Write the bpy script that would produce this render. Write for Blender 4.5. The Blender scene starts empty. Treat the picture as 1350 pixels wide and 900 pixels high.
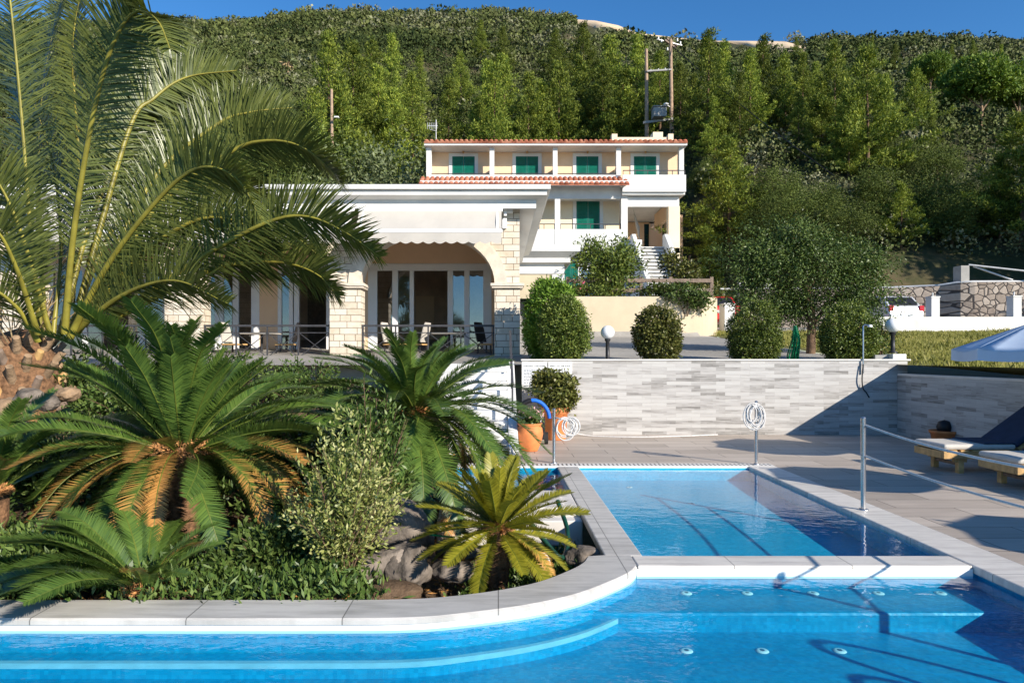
import bpy, bmesh, math, random
import numpy as np
from mathutils import Vector, Matrix
from math import radians, sin, cos, pi, sqrt, atan2

S = bpy.context.scene
COL = S.collection
rng = np.random.default_rng(7)
random.seed(7)

# ------------------------------------------------------------------ camera, world, sun, exposure
EYE = 1.6          # camera height above the pool deck
F = 900.0          # focal length in pixels of the 1350 px wide photograph
CX, CY = 657.0, 469.0
cam_d = bpy.data.cameras.new("camera"); cam = bpy.data.objects.new("camera", cam_d); COL.objects.link(cam)
cam.location = (0, 0, EYE); cam.rotation_euler = (radians(90), 0, 0)
cam_d.sensor_width = 36.0; cam_d.lens = 24.0
cam_d.shift_x = (675 - CX) / 1350; cam_d.shift_y = (CY - 450) / 1350
cam_d.clip_start = 0.05; cam_d.clip_end = 3000
S.camera = cam

SUN_DIR = Vector((1.0, -0.97, 0.62)).normalized()      # towards the sun
world = bpy.data.worlds.new("World"); S.world = world; world.use_nodes = True
wn = world.node_tree.nodes; wl = world.node_tree.links
sky = wn.new("ShaderNodeTexSky"); sky.sky_type = 'NISHITA'; sky.sun_disc = False
sky.sun_elevation = math.asin(SUN_DIR.z); sky.sun_rotation = atan2(SUN_DIR.x, SUN_DIR.y)
sky.air_density = 1.0; sky.dust_density = 0.0; sky.ozone_density = 3.5; sky.altitude = 1600
bg = wn["Background"]; bg.inputs[1].default_value = 0.13
hs = wn.new("ShaderNodeHueSaturation"); hs.inputs["Saturation"].default_value = 1.22
wl.new(sky.outputs[0], hs.inputs["Color"]); wl.new(hs.outputs[0], bg.inputs[0])
sun_d = bpy.data.lights.new("sun", 'SUN'); sun_d.energy = 5.0; sun_d.angle = radians(0.5); sun_d.color = (1.0, 0.92, 0.80)
sun = bpy.data.objects.new("sun", sun_d); COL.objects.link(sun)
sun.rotation_euler = SUN_DIR.to_track_quat('Z', 'Y').to_euler()
S.view_settings.view_transform = 'Standard'; S.view_settings.look = 'None'
S.view_settings.exposure = 0.58; S.view_settings.gamma = 1.0
S.render.engine = 'CYCLES'
S.cycles.max_bounces = 6; S.cycles.diffuse_bounces = 3; S.cycles.glossy_bounces = 3
S.cycles.transmission_bounces = 4; S.cycles.transparent_max_bounces = 10
S.cycles.use_denoising = True

# ------------------------------------------------------------------ helpers
def wx(px, Y): return (px - CX) * Y / F
def wz(py, Y): return EYE + (CY - py) * Y / F
def P(px, py, Y): return Vector((wx(px, Y), Y, wz(py, Y)))

def tag(o, label=None, cat=None, group=None, kind=None):
    if label: o["label"] = label
    if cat: o["category"] = cat
    if group: o["group"] = group
    if kind: o["kind"] = kind
    return o
def thing(name, label, cat, loc=(0, 0, 0), rz=0.0, group=None):
    o = bpy.data.objects.new(name, None); COL.objects.link(o)
    o.location = loc; o.rotation_euler = (0, 0, rz); o.empty_display_size = 0.1
    return tag(o, label, cat, group)
def origin(o):
    v = Vector((0, 0, 0))
    while o is not None:
        v = v + Vector(o.location); o = o.parent
    return v
def link(name, me, m, parent=None, smooth=False, loc=None):
    o = bpy.data.objects.new(name, me); COL.objects.link(o)
    if m is not None and len(me.materials) == 0: me.materials.append(m)
    if parent is not None: o.parent = parent
    if loc is not None: o.location = loc
    if smooth: me.polygons.foreach_set("use_smooth", np.ones(len(me.polygons), dtype=bool))
    return o
def copy_tree(o, parent=None, loc=None, rz=None, sc=None):
    c = o.copy(); COL.objects.link(c); c.parent = parent
    if loc is not None: c.location = loc
    if rz is not None: c.rotation_euler = (0, 0, rz)
    if sc is not None: c.scale = sc if hasattr(sc, '__len__') else (sc, sc, sc)
    for ch in o.children: copy_tree(ch, c)
    return c

def np_mesh(name, V, Q):
    """V (n,3); Q (m,4) quads or (m,3) tris"""
    V = np.asarray(V, dtype=np.float32); Q = np.asarray(Q, dtype=np.int32)
    me = bpy.data.meshes.new(name); k = Q.shape[1]
    me.vertices.add(len(V)); me.vertices.foreach_set("co", V.ravel())
    me.loops.add(Q.size); me.loops.foreach_set("vertex_index", Q.ravel())
    me.polygons.add(len(Q)); me.polygons.foreach_set("loop_start", np.arange(0, Q.size, k, dtype=np.int32))
    me.update(calc_edges=True)
    return me

class MB:
    """collects shapes; build() links them as ONE mesh object. Coordinates are world (local=False) or the parent's own (local=True)"""
    def __init__(s): s.v = []; s.f = []; s.sm = []
    def add(s, vs, fs, smooth=False):
        n = len(s.v); s.v += [Vector(v) for v in vs]; s.f += [[n + i for i in f] for f in fs]; s.sm += [smooth] * len(fs); return s
    def box(s, x0, x1, y0, y1, z0, z1):
        return s.add([(x0,y0,z0),(x1,y0,z0),(x1,y1,z0),(x0,y1,z0),(x0,y0,z1),(x1,y0,z1),(x1,y1,z1),(x0,y1,z1)],
                     [(0,3,2,1),(4,5,6,7),(0,1,5,4),(1,2,6,5),(2,3,7,6),(3,0,4,7)])
    def obox(s, c, ux, uy, uz):
        c, ux, uy, uz = map(Vector, (c, ux, uy, uz)); p = []
        for k in (-1, 1):
            for a, b in ((-1,-1),(1,-1),(1,1),(-1,1)): p.append(c + ux*a + uy*b + uz*k)
        return s.add(p, [(0,3,2,1),(4,5,6,7),(0,1,5,4),(1,2,6,5),(2,3,7,6),(3,0,4,7)])
    def bar(s, a, b, w, h=None):
        a, b = Vector(a), Vector(b); d = b - a; h = h or w
        ref = Vector((0,0,1)) if abs(d.normalized().z) < .95 else Vector((0,1,0))
        sx = d.cross(ref).normalized(); sy = sx.cross(d).normalized()
        return s.obox((a+b)/2, sx*w/2, d/2, sy*h/2)
    def tube(s, pts, r, n=8, caps=True):
        pts = [Vector(p) for p in pts]; m = len(pts)
        rs = list(r) if hasattr(r, '__len__') else [r]*m
        rings = []; prev = None
        for i, p in enumerate(pts):
            t = (pts[min(i+1, m-1)] - pts[max(i-1, 0)]).normalized()
            if prev is None:
                ref = Vector((0,0,1)) if abs(t.z) < .9 else Vector((1,0,0)); a = t.cross(ref).normalized()
            else:
                a = (prev - t*prev.dot(t)).normalized()
            b = t.cross(a).normalized(); prev = a
            rings.append([p + (a*cos(2*pi*k/n) + b*sin(2*pi*k/n))*rs[i] for k in range(n)])
        vs = [v for ring in rings for v in ring]; fs = []
        for i in range(m-1):
            for k in range(n): fs.append((i*n+k, i*n+(k+1) % n, (i+1)*n+(k+1) % n, (i+1)*n+k))
        s.add(vs, fs, True)
        if caps: s.add(rings[0], [list(range(n))[::-1]]); s.add(rings[-1], [list(range(n))])
        return s
    def lathe(s, prof, c=(0,0,0), n=24):
        c = Vector(c); vs = []; fs = []
        for r, z in prof:
            for k in range(n): vs.append(c + Vector((r*cos(2*pi*k/n), r*sin(2*pi*k/n), z)))
        for i in range(len(prof)-1):
            for k in range(n): fs.append((i*n+k, i*n+(k+1) % n, (i+1)*n+(k+1) % n, (i+1)*n+k))
        return s.add(vs, fs, True)
    def prism(s, poly, ext):
        """poly: planar outline; ext: extrusion vector"""
        n = len(poly); a = [Vector(p) for p in poly]; e = Vector(ext)
        return s.add(a + [p + e for p in a], [list(range(n)), list(range(n, 2*n))[::-1]] + [(i, n+i, n+(i+1) % n, (i+1) % n) for i in range(n)])
    def build(s, name, m, parent=None, local=False, bevel=0.0, smooth=False):
        o0 = Vector((0,0,0)) if (local or parent is None) else origin(parent)
        me = bpy.data.meshes.new(name)
        me.from_pydata([tuple(v - o0) for v in s.v], [], s.f)
        me.polygons.foreach_set("use_smooth", np.array(s.sm, dtype=bool) if not smooth else np.ones(len(s.f), dtype=bool))
        bm = bmesh.new(); bm.from_mesh(me); bmesh.ops.recalc_face_normals(bm, faces=bm.faces)
        big = [f for f in bm.faces if len(f.verts) > 4]
        if big: bmesh.ops.triangulate(bm, faces=big)
        bm.to_mesh(me); bm.free()
        o = link(name, me, m, parent)
        if bevel:
            md = o.modifiers.new("bevel", 'BEVEL'); md.width = bevel; md.segments = 2; md.limit_method = 'ANGLE'; md.angle_limit = radians(40)
        return o

def spline(pts, n):
    """Catmull-Rom through pts, n samples"""
    p = np.array([tuple(q) for q in pts], dtype=float)
    p = np.vstack([2*p[0]-p[1], p, 2*p[-1]-p[-2]]); m = len(p) - 3
    out = []
    for t in np.linspace(0, m - 1e-9, n):
        i = int(t); u = t - i; a, b, c, d = p[i:i+4]
        out.append(.5*((2*b) + (c-a)*u + (2*a-5*b+4*c-d)*u*u + (3*b-a-3*c+d)*u**3))
    return np.array(out)

# ------------------------------------------------------------------ materials
class NT:
    def __init__(s, name):
        s.m = bpy.data.materials.new(name); s.m.use_nodes = True
        s.t = s.m.node_tree; s.n = s.t.nodes; s.l = s.t.links
        s.b = s.n["Principled BSDF"]; s.out = s.n["Material Output"]
    def new(s, k, **kw):
        d = s.n.new("ShaderNode" + k)
        for a, v in kw.items(): setattr(d, a, v)
        return d
    def obj(s):
        return s.new("TexCoord").outputs["Object"]
    def mapped(s, scale=(1,1,1), loc=(0,0,0), rot=(0,0,0)):
        mp = s.new("Mapping"); mp.inputs["Scale"].default_value = scale; mp.inputs["Location"].default_value = loc; mp.inputs["Rotation"].default_value = rot
        s.l.new(s.obj(), mp.inputs["Vector"]); return mp.outputs[0]
    def noise(s, vec, scale, detail=4, rough=.55):
        d = s.new("TexNoise"); d.inputs["Scale"].default_value = scale; d.inputs["Detail"].default_value = detail; d.inputs["Roughness"].default_value = rough
        s.l.new(vec, d.inputs["Vector"]); return d.outputs["Fac"]
    def ramp(s, fac, stops):
        d = s.new("ValToRGB"); e = d.color_ramp.elements
        while len(e) < len(stops): e.new(.5)
        for k, (p, c) in enumerate(stops):
            e[k].position = p; e[k].color = (c[0], c[1], c[2], 1)
        s.l.new(fac, d.inputs[0]); return d.outputs[0]
    def mix(s, fac, a, b, mode='MIX'):
        d = s.new("Mix", data_type='RGBA', blend_type=mode)
        for key, v in ((0, fac), (6, a), (7, b)):
            if isinstance(v, (int, float)): d.inputs[key].default_value = v
            elif isinstance(v, tuple): d.inputs[key].default_value = (v[0], v[1], v[2], 1)
            else: s.l.new(v, d.inputs[key])
        return d.outputs[2]
    def math(s, op, a, b=0.0, clamp=False):
        d = s.new("Math", operation=op, use_clamp=clamp)
        for k, v in ((0, a), (1, b)):
            if isinstance(v, (int, float)): d.inputs[k].default_value = v
            else: s.l.new(v, d.inputs[k])
        return d.outputs[0]
    def bump(s, h, strength=.3, dist=.02):
        d = s.new("Bump"); d.inputs["Strength"].default_value = strength; d.inputs["Distance"].default_value = dist
        s.l.new(h, d.inputs["Height"]); return d.outputs[0]
    def set(s, color=None, rough=None, spec=None, metal=None, normal=None):
        for key, v in (("Base Color", color), ("Roughness", rough), ("Specular IOR Level", spec), ("Metallic", metal), ("Normal", normal)):
            if v is None: continue
            if isinstance(v, (int, float)): s.b.inputs[key].default_value = v
            elif isinstance(v, tuple): s.b.inputs[key].default_value = (v[0], v[1], v[2], 1)
            else: s.l.new(v, s.b.inputs[key])
        return s.m

def lin(r, g, b):
    f = lambda c: (c/255/12.92) if c <= 10 else ((c/255+.055)/1.055)**2.4
    return (f(r), f(g), f(b))
def plain(name, c, rough=.6, var=.12, scale=3.0, bump=.15, bscale=40., spec=.4, metal=0.0, dist=.01):
    t = NT(name); v = t.obj()
    f = t.noise(v, scale, 5, .6)
    lo = tuple(max(0, x*(1-var*1.4)) for x in c); hi = tuple(min(1, x*(1+var)) for x in c)
    colr = t.ramp(f, [(.3, lo), (.7, hi)])
    nrm = t.bump(t.noise(v, bscale, 3), bump, dist) if bump else None
    return t.set(colr, rough, spec, metal, nrm)
def leafy(name, dark, mid, light, transl=.22, rough=.45, nscale=1.2, spec=.35, objrand=.35, island=.6):
    t = NT(name)
    isl = t.new("NewGeometry").outputs["Random Per Island"]
    nz = t.noise(t.obj(), nscale, 3)
    f = t.math('ADD', t.math('MULTIPLY', isl, island), t.math('MULTIPLY', nz, 1.0 - island*.55))
    f = t.math('SUBTRACT', f, .18)
    c = t.ramp(f, [(.12, dark), (.45, mid), (.85, light)])
    if objrand:
        r = t.new("ObjectInfo").outputs["Random"]
        g = t.math('ADD', t.math('MULTIPLY', r, objrand*1.6), 1.0 - objrand*.75)
        cc = t.new("CombineColor"); 
        for k in range(3): t.l.new(g, cc.inputs[k])
        c = t.mix(1.0, c, cc.outputs[0], 'MULTIPLY')
    t.set(c, rough, spec)
    tr = t.new("BsdfTranslucent"); t.l.new(t.mix(1.0, c, (1.0, 1.0, .45), 'MULTIPLY'), tr.inputs[0])
    mx = t.new("MixShader"); mx.inputs[0].default_value = transl
    t.l.new(t.b.outputs[0], mx.inputs[1]); t.l.new(tr.outputs[0], mx.inputs[2]); t.l.new(mx.outputs[0], t.out.inputs[0])
    return t.m

M = {}
M['white'] = plain('white_render', (.69,.68,.65), .75, .09, .9, .12, 60)
M['offwhite'] = plain('offwhite_fabric', (.50,.465,.415), .85, .05, 2.0, .05, 90)
M['peach'] = plain('peach_render', (.80,.56,.36), .8, .05, 1.0, .1, 60)
M['cream'] = plain('cream_render', (.80,.66,.47), .8, .05, 1.0, .1, 60)
M['ivory'] = plain('ivory_stone', (.68,.59,.48), .75, .14, 5.0, .3, 50)
M['beige'] = plain('beige_render', (.56,.47,.33), .85, .10, .8, .25, 30)
M['concrete'] = plain('concrete', (.36,.35,.33), .85, .18, 1.4, .3, 25)
M['pipe'] = plain('galvanised_pipe', (.62,.61,.60), .45, .1, 4, 0, metal=.3)
M['steel'] = plain('stainless_steel', (.55,.55,.56), .25, .05, 8, 0, metal=.9)
M['iron'] = plain('dark_iron', (.025,.025,.028), .45, .2, 10, .1)
M['rail'] = plain('grey_iron', (.05,.05,.055), .5, .2, 10, .1)
M['alu'] = plain('white_frame', (.78,.78,.78), .4, .03, 3, 0)
M['wood'] = plain('pine_wood', (.55,.34,.14), .6, .25, 9, .2, 30)
M['greywood'] = plain('weathered_wood', (.22,.16,.12), .8, .3, 9, .3, 30)
M['polewood'] = plain('pole_wood', (.36,.25,.17), .85, .25, 4, .3, 30)
M['terracotta'] = plain('terracotta', (.66,.22,.07), .7, .16, 6, .2, 60)
M['green'] = plain('green_shutter_paint', (.0,.125,.085), .45, .12, 4, .08, 60)
M['greenhose'] = plain('green_hose', (.0,.25,.08), .5, .25, 8, .1, 30)
M['bluefab'] = plain('blue_fabric', (.01,.14,.62), .6, .15, 6, .1, 50)
M['navy'] = plain('navy_cushion', (.02,.035,.075), .8, .15, 6, .15, 60)
M['cushion'] = plain('pale_cushion', (.56,.53,.48), .85, .08, 6, .15, 60)
M['black'] = plain('black_plastic', (.012,.012,.014), .5, .2, 6, .1, 40)
M['rope'] = plain('white_rope', (.62,.60,.58), .8, .12, 30, .3, 200)
M['globe'] = plain('opal_globe', (.82,.82,.82), .25, .02, 2, 0)
M['carwhite'] = plain('silver_car_paint', (.60,.61,.62), .25, .03, 2, 0, metal=.2)
M['red'] = plain('red_paint', (.55,.02,.015), .3, .08, 3, 0)
M['redlamp'] = plain('red_lamp', (.45,.01,.02), .15, .08, 3, 0)
M['tyre'] = plain('tyre_rubber', (.02,.02,.02), .85, .1, 6, .1)
M['bark'] = plain('bark', (.14,.085,.05), .9, .35, 6, .6, 22, dist=.03)
M['palebark'] = plain('pale_bark', (.30,.20,.12), .9, .35, 6, .6, 22, dist=.03)
M['cycadbark'] = plain('cycad_bark', (.19,.10,.05), .95, .5, 18, .8, 30, dist=.03)
M['wool'] = plain('orange_wool', (.55,.27,.10), .95, .5, 30, .8, 60, dist=.02)
M['rachis'] = plain('yellow_rachis', (.25,.22,.035), .45, .3, 4, .1, 30)
M['darkhose'] = plain('dark_green_hose', (.004,.05,.03), .5, .25, 8, .1, 30)
M['cycadrachis'] = plain('green_rachis', (.11,.14,.022), .45, .25, 6, .1, 30)
M['rock'] = plain('garden_rock', (.17,.14,.115), .9, .6, 4, .8, 9, dist=.05)
M['paver'] = plain('white_marble', (.66,.62,.57), .5, .1, 2.5, .08, 40)
M['straw'] = plain('dry_straw', (.42,.30,.16), .9, .35, 9, .2, 30)
M['glassdark'] = None

def schlick(t, normal=None, f0=.02):
    g = t.new("NewGeometry"); d = t.new("VectorMath", operation='DOT_PRODUCT')
    t.l.new(normal if normal is not None else g.outputs["Normal"], d.inputs[0]); t.l.new(g.outputs["Incoming"], d.inputs[1])
    c = t.math('SUBTRACT', 1.0, t.math('ABSOLUTE', d.outputs["Value"]), True)
    return t.math('ADD', t.math('MULTIPLY', t.math('POWER', c, 5.0), 1-f0), f0)
def mat_glass(name, tint, f0=1.5):
    t = NT(name)
    tr = t.new("BsdfTransparent"); tr.inputs[0].default_value = (*tint, 1)
    gl = t.new("BsdfGlossy"); gl.inputs["Roughness"].default_value = .02
    mx = t.new("MixShader"); t.l.new(t.math('ADD', schlick(t, None, .05), .10), mx.inputs[0]); t.l.new(tr.outputs[0], mx.inputs[1]); t.l.new(gl.outputs[0], mx.inputs[2])
    t.l.new(mx.outputs[0], t.out.inputs[0]); return t.m
M['glass'] = mat_glass('window_glass', (.74,.77,.78))

def mat_water(name, tint, wave=(7, .16)):
    t = NT(name); v = t.mapped((1, 1.5, 1))
    h = t.math('ADD', t.noise(v, wave[0], 3, .5), t.math('MULTIPLY', t.noise(v, wave[0]*.28, 2, .5), 1.4))
    nb = t.bump(h, wave[1], .05)
    tr = t.new("BsdfTransparent"); tr.inputs[0].default_value = (*tint, 1)
    gl = t.new("BsdfGlossy"); gl.inputs["Roughness"].default_value = .015; t.l.new(nb, gl.inputs["Normal"])
    mx = t.new("MixShader"); t.l.new(schlick(t, nb), mx.inputs[0]); t.l.new(tr.outputs[0], mx.inputs[1]); t.l.new(gl.outputs[0], mx.inputs[2])
    t.l.new(mx.outputs[0], t.out.inputs[0]); return t.m
M['water'] = mat_water('pool_water', (.58,.90,.97))
M['waterkids'] = mat_water('shallow_water', (.66,.90,.97), (9, .05))

def mat_mosaic(name, a, b, size=.025):
    t = NT(name); v = t.obj()
    s = 1/size
    sc = t.new("VectorMath", operation='SCALE'); t.l.new(v, sc.inputs[0]); sc.inputs["Scale"].default_value = s
    fl = t.new("VectorMath", operation='FLOOR'); t.l.new(sc.outputs[0], fl.inputs[0])
    w = t.new("TexWhiteNoise"); t.l.new(fl.outputs[0], w.inputs["Vector"])
    nz = t.noise(v, 1.1, 4)
    f = t.math('ADD', t.math('MULTIPLY', w.outputs["Value"], .35), t.math('MULTIPLY', nz, .65))
    return t.set(t.ramp(f, [(.25, a), (.75, b)]), .35, .4, None, t.bump(t.noise(v, 5.5, 3, .5), .35, .03))
M['mosaic'] = mat_mosaic('pool_mosaic', (.0,.235,.42), (.008,.34,.55))
M['mosaickids'] = mat_mosaic('shallow_mosaic', (.004,.36,.56), (.03,.48,.70))

def planar(t, kind):
    """2-D coordinates for brick patterns: 'xz' uses x+y against z (walls), 'xy' for floors"""
    sp = t.new("SeparateXYZ"); t.l.new(t.obj(), sp.inputs[0]); cb = t.new("CombineXYZ")
    if kind == 'xz':
        t.l.new(t.math('ADD', sp.outputs[0], sp.outputs[1]), cb.inputs[0]); t.l.new(sp.outputs[2], cb.inputs[1])
    else:
        t.l.new(sp.outputs[0], cb.inputs[0]); t.l.new(sp.outputs[1], cb.inputs[1])
    return cb.outputs[0]
def brick(t, vec, w, h, mortar, off=.5, freq=2, sq=1.0, sqf=2):
    d = t.new("TexBrick", offset=off, offset_frequency=freq, squash=sq, squash_frequency=sqf)
    d.inputs["Scale"].default_value = 1.0; d.inputs["Mortar Size"].default_value = mortar
    d.inputs["Brick Width"].default_value = w; d.inputs["Row Height"].default_value = h
    d.inputs["Color1"].default_value = (0,0,0,1); d.inputs["Color2"].default_value = (1,1,1,1); d.inputs["Mortar"].default_value = (.5,.5,.5,1)
    d.inputs["Mortar Smooth"].default_value = .1; d.inputs["Bias"].default_value = 0
    t.l.new(vec, d.inputs["Vector"]); return d

def mat_striptile():
    t = NT('strip_stone_tile'); v = planar(t, 'xz')
    b = brick(t, v, .50, .072, .0025, .37, 2)
    b2 = brick(t, v, .25, .036, .0, .5, 2)
    mp = t.new("Mapping"); mp.inputs["Scale"].default_value = (2.6, 60, 1); t.l.new(v, mp.inputs[0])
    # shift the streaks from tile to tile
    sh = t.new("VectorMath", operation='ADD'); t.l.new(mp.outputs[0], sh.inputs[0])
    sc = t.new("VectorMath", operation='SCALE'); t.l.new(b.outputs["Color"], sc.inputs[0]); sc.inputs["Scale"].default_value = 9.0
    t.l.new(sc.outputs[0], sh.inputs[1])
    st = t.noise(sh.outputs[0], 1.0, 4, .6)
    f = t.math('ADD', t.math('MULTIPLY', t.math('SUBTRACT', b.outputs["Color"], .15), .48), t.math('ADD', t.math('MULTIPLY', st, .85), t.math('MULTIPLY', b2.outputs["Color"], .12)))
    c = t.ramp(f, [(.30, (.17,.16,.148)), (.46, (.30,.285,.265)), (.60, (.42,.40,.38)), (.85, (.50,.485,.46))])
    c = t.mix(t.math('MULTIPLY', b.outputs["Fac"], .5), c, (.30,.28,.26))
    nb = t.bump(t.math('ADD', st, t.math('MULTIPLY', b.outputs["Color"], .5)), .25, .01)
    return t.set(c, .6, .35, None, nb)
M['striptile'] = mat_striptile()

def mat_deck():
    t = NT('deck_tile'); v = planar(t, 'xy')
    b = brick(t, v, 1.2, .40, .006, .5, 2)
    mp = t.new("Mapping"); mp.inputs["Scale"].default_value = (1.2, 9, 1); t.l.new(v, mp.inputs[0])
    sh = t.new("VectorMath", operation='ADD'); t.l.new(mp.outputs[0], sh.inputs[0])
    sc = t.new("VectorMath", operation='SCALE'); t.l.new(b.outputs["Color"], sc.inputs[0]); sc.inputs["Scale"].default_value = 7.0
    t.l.new(sc.outputs[0], sh.inputs[1])
    st = t.noise(sh.outputs[0], 1.5, 5, .6)
    big = t.noise(v, .7, 4, .6)
    f = t.math('ADD', t.math('MULTIPLY', b.outputs["Color"], .3), t.math('ADD', t.math('MULTIPLY', st, .5), t.math('MULTIPLY', big, .35)))
    c = t.ramp(f, [(.25, (.30,.25,.20)), (.55, (.44,.37,.305)), (.85, (.56,.48,.40))])
    c = t.mix(b.outputs["Fac"], c, (.13,.11,.09))
    nb = t.bump(t.math('SUBTRACT', st, t.math('MULTIPLY', b.outputs["Fac"], 1.5)), .2, .006)
    return t.set(c, .55, .35, None, nb)
M['deck'] = mat_deck()

def mat_marble(name, base, dark, joint=(.95, 3.0), warm=False):
    t = NT(name); v = planar(t, 'xy')
    b = brick(t, v, joint[0], joint[1], .004, .0, 2)
    mp = t.new("Mapping"); mp.inputs["Scale"].default_value = (1.3, 9, 1); t.l.new(v, mp.inputs[0])
    st = t.noise(mp.outputs[0], 1.4, 6, .65)
    c = t.ramp(st, [(.30, dark), (.55, base), (.8, tuple(min(1, x*1.1) for x in base))])
    blot = t.noise(v, 2.3, 6, .7)
    g = t.math('ADD', t.math('MULTIPLY', b.outputs["Color"], .16), t.math('ADD', .72, t.math('MULTIPLY', blot, .34))); cc = t.new("CombineColor")
    for k in range(3): t.l.new(g, cc.inputs[k])
    c = t.mix(1.0, c, cc.outputs[0], 'MULTIPLY')
    c = t.mix(b.outputs["Fac"], c, tuple(x*.5 for x in dark))
    return t.set(c, .45, .4, None, t.bump(st, .08, .005))
M['coping'] = mat_marble('coping_marble', (.54,.515,.48), (.36,.345,.32))
M['copinglight'] = mat_marble('light_coping_marble', (.66,.62,.56), (.50,.46,.42), (.9, 1.0))
M['lip'] = plain('white_pool_lip', (.80,.80,.78), .4, .06, 3, .05, 40)

def mat_pierstone():
    t = NT('pier_stone'); v = planar(t, 'xz')
    b = brick(t, v, .42, .155, .007, .41, 2, .62, 3)
    st = t.noise(t.obj(), 9, 5, .65)
    f = t.math('ADD', t.math('MULTIPLY', b.outputs["Color"], .35), t.math('MULTIPLY', st, .7))
    c = t.ramp(f, [(.25, (.54,.45,.33)), (.55, (.66,.58,.47)), (.85, (.72,.67,.58))])
    c = t.mix(b.outputs["Fac"], c, (.16,.11,.07))
    h = t.math('SUBTRACT', t.math('MULTIPLY', st, .5), t.math('MULTIPLY', b.outputs["Fac"], 2.0))
    return t.set(c, .8, .3, None, t.bump(h, .5, .02))
M['pierstone'] = mat_pierstone()

def mat_rubble():
    t = NT('rubble_stone'); v = planar(t, 'xz')
    d = t.new("TexVoronoi", feature='DISTANCE_TO_EDGE'); d.inputs["Scale"].default_value = 3.4; t.l.new(v, d.inputs["Vector"])
    k = t.new("TexVoronoi", feature='F1'); k.inputs["Scale"].default_value = 3.4; t.l.new(v, k.inputs["Vector"])
    st = t.noise(t.obj(), 8, 5, .65)
    bw = t.new("RGBToBW"); t.l.new(k.outputs["Color"], bw.inputs[0])
    f = t.math('ADD', t.math('MULTIPLY', bw.outputs[0], .55), t.math('MULTIPLY', st, .5))
    c = t.ramp(f, [(.25, (.19,.15,.12)), (.55, (.32,.265,.22)), (.85, (.44,.38,.32))])
    e = t.math('LESS_THAN', d.outputs["Distance"], .055)
    c = t.mix(e, c, (.06,.05,.045))
    hh = t.math('MINIMUM', d.outputs["Distance"], .12)
    return t.set(c, .85, .3, None, t.bump(t.math('ADD', t.math('MULTIPLY', hh, 6), t.math('MULTIPLY', st, .3)), .7, .05))
M['rubble'] = mat_rubble()

def mat_roof():
    t = NT('roof_tile'); v = t.obj()
    b = brick(t, planar(t, 'xy'), .30, .36, .0, .5, 2)
    st = t.noise(v, 6, 4, .6)
    f = t.math('ADD', t.math('MULTIPLY', b.outputs["Color"], .5), t.math('MULTIPLY', st, .55))
    return t.set(t.ramp(f, [(.2, (.22,.065,.035)), (.5, (.40,.13,.07)), (.85, (.52,.23,.14))]), .8, .3, None, t.bump(st, .2, .02))
M['roof'] = mat_roof()

def mat_ground(name, stops, scale=1.0, bscale=14, bump=.5):
    t = NT(name); v = t.obj()
    f = t.math('ADD', t.math('MULTIPLY', t.noise(v, scale, 6, .65), .7), t.math('MULTIPLY', t.noise(v, bscale, 4, .6), .3))
    return t.set(t.ramp(f, stops), .95, .2, None, t.bump(t.noise(v, bscale, 5, .7), bump, .05))
M['soil'] = mat_ground('garden_soil', [(.3, (.06,.04,.025)), (.5, (.14,.09,.055)), (.7, (.27,.18,.11))], 3.0, 30, .9)
M['hill'] = mat_ground('hill_soil', [(.3, (.018,.024,.010)), (.5, (.045,.05,.02)), (.72, (.15,.105,.06))], .08, 1.2, .6)
M['bank'] = mat_ground('earth_bank', [(.3, (.06,.035,.02)), (.5, (.16,.09,.05)), (.72, (.30,.18,.10))], .5, 3, .6)
M['turf'] = mat_ground('turf', [(.3, (.09,.10,.03)), (.5, (.17,.16,.05)), (.7, (.30,.24,.10))], .7, 9, .6)
M['road'] = mat_ground('drive_concrete', [(.3, (.24,.225,.20)), (.5, (.32,.30,.27)), (.7, (.40,.375,.34))], .6, 9, .3)
M['gravel'] = mat_ground('gravel', [(.3, (.10,.10,.10)), (.5, (.22,.21,.20)), (.7, (.36,.35,.33))], 9, 60, .9)
M['track'] = mat_ground('pale_track_earth', [(.3, (.46,.33,.20)), (.5, (.62,.47,.31)), (.7, (.70,.56,.40))], .08, .6, .3)

M['pine'] = leafy('pine_needles', (.032,.066,.010), (.155,.205,.030), (.36,.39,.06), .25, .6, .35, .2, .55)
M['pinebright'] = leafy('umbrella_pine_needles', (.04,.085,.012), (.12,.19,.028), (.24,.31,.05), .25, .6, .4, .2, .2)
M['maquis'] = leafy('maquis_scrub', (.022,.034,.012), (.075,.094,.030), (.17,.18,.085), .12, .7, .045, .15, 0, .35)
def maquis_tone():
    t = NT('maquis_scrub'); isl = t.new("NewGeometry").outputs["Random Per Island"]
    tn = t.new("Attribute", attribute_name='tone').outputs["Fac"]
    c = t.ramp(tn, [(.0, (.024,.038,.010)), (.35, (.060,.078,.020)), (.6, (.105,.12,.035)), (.8, (.15,.155,.08)), (1.0, (.21,.21,.13))])
    g = t.math('ADD', t.math('MULTIPLY', isl, .8), .6); cc = t.new("CombineColor")
    for k in range(3): t.l.new(g, cc.inputs[k])
    return t.set(t.mix(1.0, c, cc.outputs[0], 'MULTIPLY'), .75, .15)
M['maquis'] = maquis_tone()
M['oak'] = leafy('evergreen_leaves', (.028,.044,.011), (.095,.13,.03), (.21,.25,.06), .18, .6, .6, .12, .3)
M['olive'] = leafy('olive_leaves', (.05,.07,.025), (.13,.16,.065), (.24,.27,.13), .15, .55, .8, .3, .25)
M['thuja'] = leafy('thuja_leaves', (.05,.10,.012), (.15,.26,.03), (.28,.40,.06), .25, .55, 1.6, .25, .1)
M['hedge'] = leafy('hedge_leaves', (.035,.06,.010), (.11,.155,.025), (.25,.28,.06), .2, .45, 2.0, .35, .25)
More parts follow.
